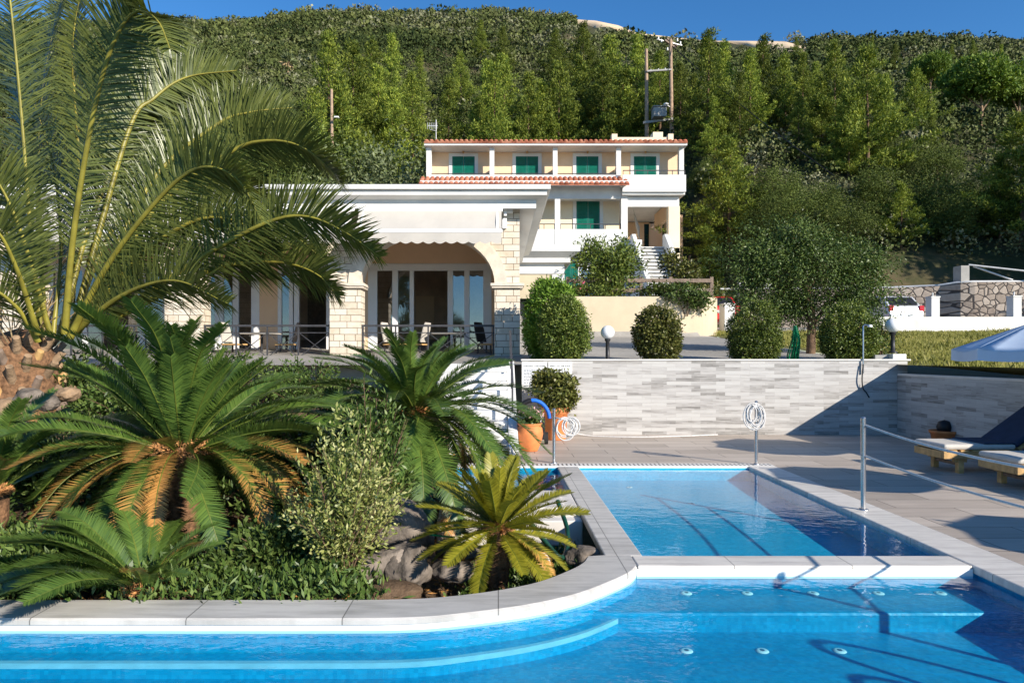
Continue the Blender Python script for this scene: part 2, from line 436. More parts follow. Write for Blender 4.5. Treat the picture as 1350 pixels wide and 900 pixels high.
M['rusty'] = leafy('hedge_leaves_rusty', (.06,.05,.012), (.11,.13,.025), (.24,.22,.06), .2, .45, 2.6, .35, .2)
M['shade'] = leafy('glossy_tree_leaves', (.024,.042,.010), (.075,.12,.026), (.17,.22,.06), .2, .45, 1.1, .28, .1)
M['varieg'] = leafy('variegated_leaves', (.085,.125,.02), (.29,.31,.085), (.60,.56,.26), .22, .45, 1.8, .35, 0)
M['garden'] = leafy('ground_leaves', (.03,.06,.012), (.09,.15,.03), (.20,.26,.07), .2, .45, 2.0, .4, .1)
M['grass'] = leafy('grass_blades', (.10,.11,.02), (.22,.22,.05), (.42,.36,.13), .3, .6, .35, .2, 0, .5)
M['flower'] = plain('pink_flower', (.55,.05,.16), .6, .3, 6, 0)

def mat_frond(name, dark, light, brown, transl=.15, rough=.38, spec=.5):
    """leaflet colour; the mesh attribute 'age' browns old leaflets"""
    t = NT(name)
    isl = t.new("NewGeometry").outputs["Random Per Island"]
    nz = t.noise(t.obj(), 3.0, 3)
    c = t.ramp(t.math('ADD', t.math('MULTIPLY', isl, .5), t.math('MULTIPLY', nz, .5)), [(.2, dark), (.8, light)])
    at = t.new("Attribute", attribute_name='age')
    c2 = t.ramp(isl, [(.1, brown), (.9, tuple(min(1, x*1.7) for x in brown))])
    f = t.math('ADD', at.outputs["Fac"], t.math('MULTIPLY', t.math('SUBTRACT', isl, .5), .35))
    f = t.math('SMOOTH_MIN', t.math('MULTIPLY', t.math('SUBTRACT', f, .32), 2.8, True), 1.0)
    f = t.math('MULTIPLY', f, t.math('GREATER_THAN', at.outputs["Fac"], .02))
    c = t.mix(f, c, c2)
    t.set(c, rough, spec)
    tr = t.new("BsdfTranslucent"); t.l.new(t.mix(1.0, c, (1.0, 1.0, .4), 'MULTIPLY'), tr.inputs[0])
    mx = t.new("MixShader"); mx.inputs[0].default_value = transl
    t.l.new(t.b.outputs[0], mx.inputs[1]); t.l.new(tr.outputs[0], mx.inputs[2]); t.l.new(mx.outputs[0], t.out.inputs[0])
    return t.m
M['cycad'] = mat_frond('cycad_leaf', (.036,.082,.016), (.130,.205,.038), (.36,.175,.05), .16, .33, .6)
M['cycadyellow'] = mat_frond('young_cycad_leaf', (.16,.165,.012), (.36,.32,.030), (.42,.22,.06), .2, .42, .4)
M['palm'] = mat_frond('palm_leaflet', (.055,.078,.020), (.185,.21,.052), (.40,.30,.12), .22, .36, .5)
M['deadleaf'] = plain('dead_leaf', (.42,.20,.055), .8, .45, 12, .2, 30)

# ------------------------------------------------------------------ foliage generators
def unit(a):
    a = np.asarray(a, dtype=float); return a / np.maximum(np.linalg.norm(a, axis=-1, keepdims=True), 1e-9)
def rdir(n, r=None):
    return unit((r or rng).normal(size=(n, 3)))
def leaves(C, D, N, L, W):
    """one kite-shaped leaf per row: C base, D direction, N facing, L length, W width"""
    D = unit(D); Sd = unit(np.cross(D, N)); n = len(C)
    L = np.broadcast_to(np.asarray(L, dtype=float).reshape(-1, 1), (n, 1)); W = np.broadcast_to(np.asarray(W, dtype=float).reshape(-1, 1), (n, 1))
    Nn = unit(np.cross(Sd, D))
    V = np.stack([C, C + D*L*.45 + Sd*W*.5 + Nn*W*.12, C + D*L, C + D*L*.45 - Sd*W*.5 + Nn*W*.12], 1).reshape(-1, 3)
    Q = np.arange(4*n).reshape(-1, 4)
    return V, Q
def join(parts):
    Vs, Qs, n = [], [], 0
    for V, Q in parts:
        Vs.append(V); Qs.append(np.asarray(Q) + n); n += len(V)
    return np.vstack(Vs), np.vstack(Qs)
def lumps(d, k, amp, seed):
    r = np.random.default_rng(seed); out = np.ones(len(d))
    for _ in range(k):
        a = r.normal(size=3)*2.2; out += amp*np.sin(d @ a + r.uniform(0, 6.28))
    return out
def crown_leaves(ells, clumps, per, cr, L, W, seed=1, shell=(.72, 1.0), inner=.15, lump=.06, droop=0.0, cut=None, jit=.8):
    """ells: list of (cx,cy,cz, rx,ry,rz). Clumps sit near the uneven surface of the ellipsoids."""
    r = np.random.default_rng(seed); parts = []
    vol = np.array([e[3]*e[4]+e[4]*e[5]+e[3]*e[5] for e in ells]); share = vol/vol.sum()
    for e, s in zip(ells, share):
        n = max(3, int(clumps*s)); c = np.array(e[:3]); R = np.array(e[3:])
        d = unit(r.normal(size=(n, 3)))
        rad = lumps(d, 5, lump, seed+11) * np.where(r.random(n) < inner, r.uniform(.25, .7, n), r.uniform(*shell, n))
        cc = c + d*R*rad[:, None]
        k = per
        lc = np.repeat(cc, k, 0) + r.normal(size=(n*k, 3))*cr
        out = unit((lc - c)/(R*R))
        dd = unit(out*.55 + r.normal(size=(n*k, 3))*jit*.7 + np.array([0, 0, .25 - droop]))
        nn = unit(out*.7 + unit(lc - np.repeat(cc, k, 0))*.75 + r.normal(size=(n*k, 3))*.4)
        if cut is not None:
            keep = lc[:, 2] > cut; lc, dd, nn = lc[keep], dd[keep], nn[keep]
        m = len(lc)
        parts.append(leaves(lc, dd, nn, L*r.uniform(.6, 1.25, m), W*r.uniform(.7, 1.2, m)))
    return join(parts)

def pine_tree_mesh(H, R, seed, n_branch=70, dens=1.0, base=.10, top_pow=.75, ragged=.3):
    r = np.random.default_rng(seed); parts = []
    for i in range(n_branch):
        t = base + (1-base)*(i + r.random())/n_branch
        az = i*2.399 + r.normal()*.4
        prof = (1 - (t-base)/(1-base))**top_pow * (.55 + .45*min(1, (t-base)/.18 + .35)) 
        ln = R*prof*(1 + ragged*r.normal()) + .25
        ln = max(.3, ln); up = .15 + .65*t + r.normal()*.12
        d = np.array([cos(az), sin(az), up]); d /= np.linalg.norm(d)
        s0 = np.array([0, 0, t*H])
        nc = max(2, int(ln/.55*dens))
        for j in range(nc):
            u = .30 + .75*(j + r.random())/nc
            c = s0 + d*ln*u + np.array([0, 0, .10*ln*u*u]) + r.normal(size=3)*.16*np.array([1, 1, .5])
            k = 34; q = unit(r.normal(size=(k, 3))); rad = r.uniform(.20, .36)
            lc = c + q*rad*np.array([1.15, 1.15, .75])
            dirs = unit(r.normal(size=(k, 3))*.6 + q*.45 + np.array([0, 0, .55]) + d*.25)
            nn = unit(q + r.normal(size=(k, 3))*.35)
            parts.append(leaves(lc, dirs, nn, r.uniform(.20, .42, k), r.uniform(.06, .12, k)))
    return join(parts)

def tapered(name, pts, r0, r1, m, parent, n=8):
    k = len(pts); rs = [r0 + (r1-r0)*i/(k-1) for i in range(k)]
    return MB().tube(pts, rs, n).build(name, m, parent, local=True)

# fronds ------------------------------------------------------------------
def frond_mesh(name, pts, side0, n_leaf, leaf_len, leaf_w, v_up=.35, fwd=.75, droop=.3, bare=.12, jitter=.06, seed=0, prof=None, segs=3, age=(0, 0), stem=(.02, .006), mats=None, tip=.35):
    """a pinnate frond: rachis along pts, leaflets of segs pieces each side, tilted up by v_up, swept forward by fwd"""
    r = np.random.default_rng(seed)
    n = 28; c = spline(pts, n); tan = np.gradient(c, axis=0); tan = unit(tan)
    side = unit(np.asarray(side0, dtype=float)[None, :] - (tan @ np.asarray(side0, dtype=float))[:, None]*tan)
    nrm = unit(np.cross(side, tan))
    if nrm[:, 2].mean() < 0: nrm = -nrm
    us = np.linspace(bare, 1.0, n_leaf)
    V, Q, A = [], [], []
    if prof is None: prof = lambda u: max(.12, (sin(pi*min(1, u*.9+.12)))**.6)
    for u in us:
        x = u*(n-1); i = min(int(x), n-2); f = x - i
        p = c[i]*(1-f) + c[i+1]*f; t = tan[i]*(1-f)+tan[i+1]*f; sd = side[i]*(1-f)+side[i+1]*f; nm = nrm[i]*(1-f)+nrm[i+1]*f
        lu = (u-bare)/(1-bare)
        for sg in (-1, 1):
            L = leaf_len*prof(lu)*(1 + r.normal()*jitter)
            fw = fwd + (1.4-fwd)*tip*lu*lu + r.normal()*jitter*1.5
            d = sg*sd + t*fw + nm*(v_up + r.normal()*jitter*2.2); d /= np.linalg.norm(d)
            wv = np.cross(d, nm); wv /= np.linalg.norm(wv)
            q = p.copy(); b = len(V)
            dd = d.copy()
            for k in range(segs+1):
                w = leaf_w*.5*(1.0, 1.05, .75, .05)[min(3, int(round(k*3/segs)))] if k else leaf_w*.38
                V.append(q - wv*w); V.append(q + wv*w); ag = age[0] + (age[1]-age[0])*lu + .25*(age[1] > 0)*k/segs; A += [ag, ag]
                dd = dd + np.array([0, 0, -droop/segs*(.4+k*.6)]); dd /= np.linalg.norm(dd)
                q = q + dd*L/segs
            for k in range(segs): Q.append((b+2*k, b+2*k+1, b+2*k+3, b+2*k+2))
    nl = len(Q)
    # rachis, a six-sided tapering tube
    m = 6; b = len(V); k = 0
    for i in range(0, n, 1):
        rr = stem[0] + (stem[1]-stem[0])*(i/(n-1))**.7
        for j in range(m):
            a = 2*pi*j/m; V.append(c[i] + side[i]*cos(a)*rr + nrm[i]*sin(a)*rr*.7); A.append(age[1]*i/n*.6)
    for i in range(n-1):
        for j in range(m): Q.append((b+i*m+j, b+i*m+(j+1) % m, b+(i+1)*m+(j+1) % m, b+(i+1)*m+j))
    me = np_mesh(name, np.array(V), np.array(Q))
    at = me.attributes.new('age', 'FLOAT', 'POINT'); at.data.foreach_set('value', np.array(A, dtype=np.float32))
    for mm in mats: me.materials.append(mm)
    idx = np.zeros(len(Q), dtype=np.int32); idx[nl:] = 1
    me.polygons.foreach_set("material_index", idx)
    return me

# ------------------------------------------------------------------ terrain
RIDGE = 305.0
_sk = np.array([(-200, 30), (0, 26), (220, 20), (340, 20), (380, 12), (480, 8), (600, 10), (650, 5), (720, 12), (765, 16), (800, 18), (840, 32), (930, 42), (1060, 43), (1160, 43), (1350, 49), (1600, 60)], dtype=float)
_skx = (_sk[:, 0]-CX)*RIDGE/F; _skz = EYE + (CY - _sk[:, 1] - 6)*RIDGE/F
def smooth(a, b, x):
    t = np.clip((x-a)/(b-a), 0, 1); return t*t*(3-2*t)
def ground_z(x, y):
    """height of the land beyond the pool deck, metres"""
    x = np.asarray(x, dtype=float); y = np.asarray(y, dtype=float)
    terr = 1.42 + np.clip(y-14.0, 0, 60)*.078                       # forecourt sloping up from the pool wall
    lawn = smooth(7.6, 8.6, x)*smooth(14.5, 8.0, y)                  # lawn beside the pool
    terr = terr - lawn*.0 - smooth(8.0, 9.0, x)*smooth(15.5, 9.5, y)*.22
    xe = 7.2 + 6.2*smooth(35.0, 37.0, y)
    house = smooth(-20, -12, x)*smooth(xe+.8, xe, x)*smooth(25.9, 26.1, y)
    z = terr + house*(np.clip(3.75 - terr, 0, 9)*smooth(60, 40, y))
    y0 = 47 - 10.5*smooth(12, 19, x) - 10*smooth(-12, -18, x)
    z0 = 3.9 + 1.4*smooth(12, 19, x)
    zr = np.interp(x*RIDGE/np.maximum(y, 60)*.5 + x*.5, _skx, _skz)
    t = np.clip((y-y0)/(RIDGE-y0), 0, 1)
    hill = (zr - z0)*t
    bank = smooth(12, 18, x)*np.clip((y-y0)*.6, 0, 1.2)*smooth(120, 60, y)  # steep cut bank on the right
    und = 2.2*np.sin(x*.045+1)*np.sin(y*.035) + 1.1*np.sin(x*.11+y*.06) + .6*np.sin(x*.27-y*.21)
    z = z + np.where(y > y0, hill + bank + und*smooth(0, 40, y-y0)*smooth(RIDGE, RIDGE-60, y) + (z0-3.9)*smooth(0, 3, y-y0), 0)*1.0 - np.where(y > 60, (terr-1.42)*smooth(60, 140, y), 0)
    z = np.where(y > RIDGE, z - (y-RIDGE)*.35, z)
    return z
def gz(x, y): return float(ground_z(np.array([x]), np.array([y]))[0])
def on_ray(px, py, y0=40., y1=RIDGE, dz=0.0):
    """first point of the hillside seen at a pixel"""
    ys = np.linspace(y0, y1, 900); xs = (px-CX)*ys/F
    e = (ground_z(xs, ys) + dz - EYE)/ys
    k = np.argmax(e >= (CY-py)/F)
    if not (e >= (CY-py)/F).any(): k = len(ys)-1
    return xs[k], ys[k], float(ground_z(xs[k:k+1], ys[k:k+1])[0])

def grid_mesh(name, xs, ys, zf, m, kind='structure'):
    X, Y = np.meshgrid(xs, ys); Z = zf(X, Y)
    V = np.stack([X, Y, Z], -1).reshape(-1, 3); nx, ny = len(xs), len(ys)
    i = np.arange(ny-1)[:, None]*nx + np.arange(nx-1)[None, :]
    Q = np.stack([i, i+1, i+nx+1, i+nx], -1).reshape(-1, 4)
    o = link(name, np_mesh(name, V, Q), m, smooth=True)
    if kind: tag(o, kind=kind)
    return o

# broad base sheet far below everything, so the land reaches the horizon
MB().add([(-1500,-1500,-3), (1500,-1500,-3), (1500,2500,-3), (-1500,2500,-3)], [(0,1,2,3)]).build('ground', M['hill'])
tag(bpy.data.objects['ground'], kind='structure')
# hillside
xa = np.concatenate([np.arange(-330, -40, 5.), np.arange(-40, 60, 1.6), np.arange(60, 345, 5.)])
ya = np.concatenate([np.arange(35.2, 70, 1.2), np.arange(70, 130, 2.5), np.arange(130, 420, 5.)])
hill = grid_mesh('hillside', xa, ya, lambda X, Y: ground_z(X, Y) - .02*(Y < 38), M['hill'])

# maquis scrub, nobody could count it: one object
def scrub():
    r = np.random.default_rng(5); C = []
    for y0, y1, sp in ((37, 52, 1.5), (52, 75, 1.9), (75, 110, 2.1), (110, 170, 2.5), (170, 240, 2.9), (240, 330, 3.3)):
        A = .82*(y1*y1-y0*y0) + 20*(y1-y0); n = int(A/(sp*sp)*1.15)
        y = np.sqrt(r.uniform(y0*y0, y1*y1, n)); x = r.uniform(-1, 1, n)*(.82*y+8)
        C.append(np.stack([x, y, r.uniform(.75, 1.35, n)*sp*.62], 1))
    C = np.vstack(C); T = []
    keep = ~((C[:, 0] < 13) & (C[:, 0] > -14) & (C[:, 1] < 55)) & ~((C[:, 1] < 39.0) & (C[:, 0] > 12))
    # no scrub on the pale track
    px = CX + F*C[:, 0]/C[:, 1]
    z = ground_z(C[:, 0], C[:, 1]); py = CY - F*(z+1-EYE)/C[:, 1]
    line = np.interp(px, [760, 830, 870, 930, 1000, 1065], [27, 36, 42, 46, 56, 66])
    keep &= ~((px > 755) & (px < 846) & (py-line > -16) & (py-line < 17) & (C[:, 1] > 180))
    keep &= ~((px > 760) & (px < 1066) & (py-line > -8) & (py-line < 13+3*np.sin(px*.06)) & (C[:, 1] > 150))
    C = C[keep]; z = z[keep]; parts = []
    big = r.random(len(C)); C[:, 2] *= np.where(big > .93, 1.5, 1.0)
    for (a, b, k, ls) in ((0, 75, 130, .24), (75, 110, 100, .28), (110, 170, 76, .34), (170, 999, 54, .44)):
        s = (C[:, 1] >= a) & (C[:, 1] < b); cc = C[s]; zz = z[s]; n = len(cc)
        d = unit(r.normal(size=(n*k, 3)) + np.array([0, -.25, .35]))
        R = np.repeat(cc[:, 2], k)
        base = np.repeat(np.stack([cc[:, 0], cc[:, 1], zz + cc[:, 2]*.45], 1), k, 0)
        ph = np.repeat(r.uniform(0, 6.28, n), k)
        rad = R*(.88 + .16*np.sin(d[:, 0]*5+ph)*np.sin(d[:, 2]*5+ph*2) + r.normal(size=n*k)*.07)
        pos = base + d*rad[:, None]*np.array([1.1, 1.1, .95])
        dirs = unit(d*.4 + r.normal(size=(n*k, 3))*.7 + np.array([0, 0, .3])); nn = unit(d + r.normal(size=(n*k, 3))*.35)
        ton = np.clip(r.normal(.38, .2, n) + .25*np.sin(cc[:, 0]*.06)*np.sin(cc[:, 1]*.045) + .12*(cc[:, 1] > 190), 0, 1); T.append(np.repeat(ton, k*4))
        L = R*ls*r.uniform(.7, 1.3, n*k)*.75; parts.append(leaves(pos - dirs*L[:, None]*.4, dirs, nn, L, L*.75))
    V, Q = join(parts)
    me = np_mesh('maquis_scrub', V, Q); at = me.attributes.new('tone', 'FLOAT', 'POINT'); at.data.foreach_set('value', np.concatenate(T).astype(np.float32))
    tag(link('maquis_scrub', me, M['maquis']), kind='stuff')
scrub()

# pale dirt track high on the hill
def track():
    def strip(name, rows):
        V, Q = [], []
        for i, (px, a, b) in enumerate(rows):
            for py in (a, b):
                x, y, z = on_ray(px, py, 120); V.append((x, y, z + (1.0 if px < 835 else .5)))
            V.append((x, y-1.5, z-4.0))
        for i in range(len(rows)-1): Q += [(3*i, 3*i+1, 3*i+4, 3*i+3), (3*i+1, 3*i+2, 3*i+5, 3*i+4)]
        tag(link(name, np_mesh(name, V, Q), M['track'], smooth=True), kind='structure')
    strip('dirt_track', [(758, 25, 31), (785, 24, 37), (815, 30, 41), (838, 37, 42), (868, 37, 47), (905, 41, 51), (930, 45, 53), (958, 48, 55), (985, 52, 60), (1010, 55, 66), (1035, 56, 69), (1062, 64, 70)])
track()

# ------------------------------------------------------------------ pool
WK, WM = -.035, -.075        # water levels: shallow pool, main pool
XE = 3.65                    # right edge shared by both pools
# edge of the garden bed against the main pool (outer edge of its coping), left to right
arc = [(-9, 4.15), (-3, 4.15), (-1.2, 4.15), (-.54, 4.165), (-.166, 4.25), (.21, 4.39), (.54, 4.59), (.83, 4.87), (.98, 5.05), (1.056, 5.198)]
arc_in = [(-9, 4.47), (-3, 4.47), (-1.2, 4.47), (-.60, 4.485), (-.28, 4.55), (.03, 4.67), (.30, 4.84), (.54, 5.10), (.66, 5.28), (.72, 5.45)]
A_out = spline([(x, y, 0) for x, y in arc], 90)[:, :2]; A_in = spline([(x, y, 0) for x, y in arc_in], 90)[:, :2]

def sheet(name, pts, z, m, kind='structure', parent=None):
    return tag(MB().add([(x, y, z) for x, y in pts], [list(range(len(pts)))]).build(name, m, parent), kind=kind)
def wall_strip(mb, pts, z0, z1):
    for (a, b), (c, d) in zip(pts[:-1], pts[1:]): mb.add([(a, b, z0), (c, d, z0), (c, d, z1), (a, b, z1)], [(0, 1, 2, 3)])
# deck with a hole for the pools: three sheets butted together
sheet('pool_deck', [(4.02, -4), (8.09, -4), (8.09, 13.85), (-.3, 13.85), (-.3, 10.16), (4.02, 10.16)], 0.0, M['deck'])
cop = MB().box(XE-.03, 4.02, -4, 9.90, -.06, .004)
tag(cop.build('pool_edge_coping', M['copinglight'], bevel=.012), kind='structure')
tag(MB().box(1.06, XE-.033, 5.20, 5.47, -.06, .003).build('pool_divider', M['copinglight'], bevel=.014), kind='structure')
tag(MB().box(.85, 1.156, 5.474, 9.86, -.07, .003).build('pool_side_coping', M['coping'], bevel=.012), kind='structure')
# curved marble coping of the garden bed with its white rounded lip
cb = MB(); n = len(A_out)
vs = []
for (xo, yo), (xi, yi) in zip(A_out, A_in):
    d = np.array([xi-xo, yi-yo]); d /= np.linalg.norm(d)
    vs += [(xo-d[0]*.0, yo-d[1]*.0, -.035), (xo, yo, -.008), (xo+d[0]*.012, yo+d[1]*.012, .004), (xi, yi, .004), (xi, yi, -.45)]
fs = [(5*i+k, 5*i+5+k, 5*i+6+k, 5*i+1+k) for i in range(n-1) for k in range(4)]
cb.add(vs, fs); cb.add([(1.056, 5.198, .004), (1.0585, 5.474, .004), (.85, 5.474, .004), (.72, 5.45, .004)], [(0, 1, 2, 3)])
cb.add([(.72, 5.45, .003), (.85, 5.474, .003), (.85, 5.474, -.45), (.72, 5.45, -.45)], [(0, 1, 2, 3)])
tag(cb.build('garden_coping', M['coping']), kind='structure')
lb = MB(); inn = [(x + .012*(-0), y + .014) for x, y in A_out]
wall_strip(lb, inn, -.092, -.035)
tag(lb.build('pool_white_band', M['lip']), kind='structure')
# main basin
mb = MB()
pts = [(x, y+.016) for x, y in A_out]
wall_strip(mb, pts, -1.25, -.092)
D0 = -.30
foot = [(-9, -3), (XE, -3), (XE, 5.21), (1.04, 5.21)] + [tuple(p) for p in A_out[::-1]]
mb.add([(x, y, D0) for x, y in foot], [list(range(len(foot)))])
wall_strip(mb, [(-9, -3), (XE, -3), (XE, 5.21), (1.035, 5.21)], -1.25, -.03)
tag(MB().box(1.052, XE-.04, 5.192, 5.1995, -.092, -.022).build('divider_lip', M['lip']), kind='structure')
tag(mb.build('pool_basin', M['mosaic']), kind='structure')
st = MB().box(.60, XE-.004, 4.70, 5.206, -1.2, -.165)
tag(st.build('pool_step', M['mosaic'], bevel=.02), kind='structure')
# underwater ledge following the garden bed
ld = MB(); L2 = [(x + .06*max(0, (i-45)/45), y - .13) for i, (x, y) in enumerate(A_out)]
v = [];
nn2 = 86
for (xo, yo), (xl, yl) in list(zip(A_out, L2))[:nn2]: v += [(xo, yo+.01, -.21), (xl, yl, -.21), (xl, yl, -1.2)]
ld.add(v, [(3*i+k, 3*i+3+k, 3*i+4+k, 3*i+1+k) for i in range(nn2-1) for k in range(2)])
el = MB(); v = []
for (xl, yl) in L2[:nn2]: v += [(xl, yl+.035, -.2075), (xl, yl-.002, -.2075), (xl, yl-.002, -.24)]
el.add(v, [(3*i+k, 3*i+3+k, 3*i+4+k, 3*i+1+k) for i in range(nn2-1) for k in range(2)]); tag(el.build('ledge_edge', plain('pale_blue_tile', (.30,.52,.62), .4, .1, 5, 0)), kind='structure')
tag(ld.build('pool_ledge', M['mosaic']), kind='structure')
sheet('pool_water', [(-9, -3), (XE-.002, -3), (XE-.002, 5.207), (1.05, 5.207)] + [(x, y+.013) for x, y in A_out[::-1]], WM, M['water'])
# shallow pool
kb = MB().add([(1.156, 5.47, -.30), (XE, 5.47, -.30), (XE, 9.86, -.20), (1.156, 9.86, -.20)], [(0, 1, 2, 3)])
wall_strip(kb, [(1.153, 5.474), (1.153, 9.866), (XE+.003, 9.866), (XE+.003, 5.474), (1.153, 5.474)], -.6, -.02)
tag(kb.build('shallow_basin', M['mosaickids']), kind='structure')
sheet('shallow_water', [(1.156, 5.473), (XE, 5.473), (XE, 9.863), (1.156, 9.863)], WK, M['waterkids'])
# little square pool left of the side coping
jb = MB().add([(-.6, 8.15, -.7), (.85, 8.15, -.7), (.85, 9.8, -.7), (-.6, 9.8, -.7)], [(0, 1, 2, 3)])
wall_strip(jb, [(-.6, 8.15), (.847, 8.15), (.847, 9.81), (-.6, 9.81), (-.6, 8.15)], -.75, -.01)
tag(jb.build('plunge_basin', M['mosaic']), kind='structure')
sheet('plunge_water', [(-.6, 8.15), (.847, 8.15), (.847, 9.81), (-.6, 9.81)], -.06, M['water'])
tag(MB().box(-.62, .846, 7.02, 8.145, -.3, -.004).box(.0, .70, 7.12, 8.03, -.01, .022).build('plunge_platform', M['paver'], bevel=.012), kind='structure')
tag(MB().box(-.62, .846, 6.84, 7.016, -.3, -.05).build('platform_step', M['paver'], bevel=.012), kind='structure')
# overflow grating with its slots
gt = NT('overflow_grating'); sp = gt.new("SeparateXYZ"); gt.l.new(gt.obj(), sp.inputs[0])
w = gt.math('FRACT', gt.math('MULTIPLY', sp.outputs[0], 1/.062))
yy = gt.math('MULTIPLY', gt.math('GREATER_THAN', sp.outputs[1], 9.97), gt.math('LESS_THAN', sp.outputs[1], 10.12))
gt.set(gt.mix(gt.math('MULTIPLY', gt.math('LESS_THAN', w, .42), yy), (.74, .71, .66), (.06, .055, .05)), .5)
tag(MB().box(-.6, 4.02, 9.905, 10.16, -.05, .003).build('overflow_grating', gt.m, bevel=.004), kind='structure')
tag(MB().box(-.6, 3.6, 9.868, 9.903, -.3, .001).build('pool_rim', M['lip'], bevel=.008), kind='structure')
# lamps under water
def pool_lamp(x, y, z, label):
    t = thing('pool_nozzle', label, 'pool fitting', (x, y, z), 0, 'white fittings set in the pool floor')
    MB().lathe([(.0, .006), (.024, .007), (.036, .005), (.042, 0)], n=20).build('ring', M['lip'], t, local=True)
    MB().lathe([(0, .010), (.014, .009), (.018, .006)], n=14).build('core', M['steel'], t, local=True)
for px, lb_ in ((905, "white round fitting under water nearest the curved garden wall"), (985, "white round fitting under water, second from the curved wall"), (1072, "white round fitting under water below the middle of the divider"), (1158, "white round fitting under water beside the ladder's shadow"), (1240, "white round fitting under water nearest the pool's right wall")):
    pool_lamp((px-CX)/F*5.08, 5.08, -.164, lb_)
for px, lb_ in ((905, "pale fitting on the lower pool step, leftmost of three"), (1005, "pale fitting on the lower pool step, middle of three"), (1107, "pale fitting on the lower pool step, in the ladder's shadow")):
    pool_lamp((px-CX)/F*4.40, 4.40, -.299, lb_)
for px, py, lb_ in ((830, 620, "white round fitting in the shallow pool's far end"), (912, 671, "white round fitting in the middle of the shallow pool")):
    y = 900*(1.6+.30)/(py-469) if py > 650 else 9.4
    y = min(y, 9.5); pool_lamp((px-CX)/F*y, y, -.30+.10*(y-5.47)/4.39+.002, lb_)

# ------------------------------------------------------------------ land between pool and hill
xs = np.arange(8.092, 60, .7); ys = np.arange(-4, 28.4, .7)
grid_mesh('lawn', xs, ys, lambda X, Y: ground_z(X, Y), M['turf'])
grid_mesh('forecourt', np.concatenate([np.arange(-26, 8.0, .7), [8.092]]), np.array(list(np.arange(14.02, 38.1, .7))), lambda X, Y: ground_z(X, Y) - .01, M['road'])
grid_mesh('parking_area', np.concatenate([[8.092], np.arange(8.5, 62, .7)]), np.arange(28.1, 35.6, .7), lambda X, Y: ground_z(X, Y) - .012, M['road'])

# ------------------------------------------------------------------ tiled walls
t = thing('tiled_wall', "long sunlit wall of grey and cream strip tiles behind the pool", 'wall', (4, 13.95, 0))
MB().box(.48, 8.30, 13.85, 14.03, -.2, 1.50).build('wall_panel', M['striptile'], t)
MB().box(.46, 8.36, 13.83, 14.05, 1.50, 1.535).build('wall_cap', M['paver'], t, bevel=.006)
t = thing('tiled_wall', "shaded grey strip-tile wall running along the deck behind the loungers", 'wall', (8.15, 8, 0))
MB().box(8.09, 8.27, -4, 13.846, -.2, 1.20).build('wall_panel', M['striptile'], t)
MB().box(8.08, 8.29, -4, 13.826, 1.20, 1.245).build('wall_cap', M['paver'], t, bevel=.006)

# ------------------------------------------------------------------ restaurant with stone arches
YF = 16.5; s = YF/F
RX = lambda px: wx(px, YF); RZ = lambda py: wz(py, YF)
rest = thing('restaurant', "white restaurant building with pale stone arches, glazed doors and a deep white cornice", 'building', (-6, 18, 1.5))
FL = 1.45
piers = [(-140, -98), (2, 46), (217, 266), (434.5, 475.5), (652, 685.5)]
spring = RZ(380)
for a, b in piers:
    MB().box(RX(a), RX(b), YF, YF+.52, FL-.9, spring).build('stone_pier', M['pierstone'], rest)
    p = MB().box(RX(a)-.07, RX(b)+.07, YF-.07, YF+.56, spring, spring+.045).box(RX(a)-.10, RX(b)+.10, YF-.10, YF+.58, spring+.048, spring+.12)
    p.build('capital', M['ivory'], rest, bevel=.01)
top = RZ(276)
def arch_curve(x0, x1, z0, rise, n=24, grow=0.0):
    c = (x0+x1)/2; hw = (x1-x0)/2 + grow
    return [(c + hw*cos(pi*(1-k/n)), z0 + (rise+grow)*sin(pi*k/n)) for k in range(n+1)]
z0 = spring + .12; ring = .30
spans = [(piers[i][1], piers[i+1][0]) for i in range(4)]
rise = 1.22
for a, b in spans:
    inner = arch_curve(RX(a), RX(b), z0, rise); outer = arch_curve(RX(a), RX(b), z0, rise, grow=ring)
    # ring keeps inside the pier tops: clip the outer curve to the pier width
    ring_poly = [(x, YF-.03, z) for x, z in inner] + [(x, YF-.03, z) for x, z in outer[::-1]]
    m = MB(); n = len(inner)
    vs = [(x, YF-.035, z) for x, z in inner] + [(x, YF-.035, z) for x, z in outer] + [(x, YF+.50, z) for x, z in inner] + [(x, YF+.10, z) for x, z in outer]
    fs = []
    for i in range(n-1): fs += [(i, i+1, n+i+1, n+i), (i, 2*n+i, 2*n+i+1, i+1), (n+i, n+i+1, 3*n+i+1, 3*n+i)]
    m.add(vs, fs); m.build('arch_ring', M['ivory'], rest)
# spandrels
for i in range(1, 4):
    xl = (RX(spans[i-1][0]) + RX(spans[i-1][1]))/2; xr = (RX(spans[i][0]) + RX(spans[i][1]))/2
    lc = [q for q in arch_curve(RX(spans[i-1][0]), RX(spans[i-1][1]), z0, rise, grow=.05) if q[0] >= xl]
    rc = [q for q in arch_curve(RX(spans[i][0]), RX(spans[i][1]), z0, rise, grow=.05) if q[0] <= xr]
    lc = [q for q in lc if q[0] < RX(piers[i][0])+.2]; rc = [q for q in rc if q[0] > RX(piers[i][1])-.2]
    poly = [(x, YF, z) for x, z in lc] + [(x, YF, z) for x, z in rc] + [(xr, YF, top), (xl, YF, top)]
    MB().prism(poly, (0, .45, 0)).build('spandrel', M['pierstone'], rest)
xl = (RX(spans[3][0]) + RX(spans[3][1]))/2
lc = [q for q in arch_curve(RX(spans[3][0]), RX(spans[3][1]), z0, rise, grow=.05) if q[0] >= xl and q[0] < RX(652)+.2]
MB().prism([(x, YF, z) for x, z in lc] + [(RX(685), YF, z0), (RX(685), YF, top), (xl, YF, top)], (0, .45, 0)).build('spandrel', M['pierstone'], rest)
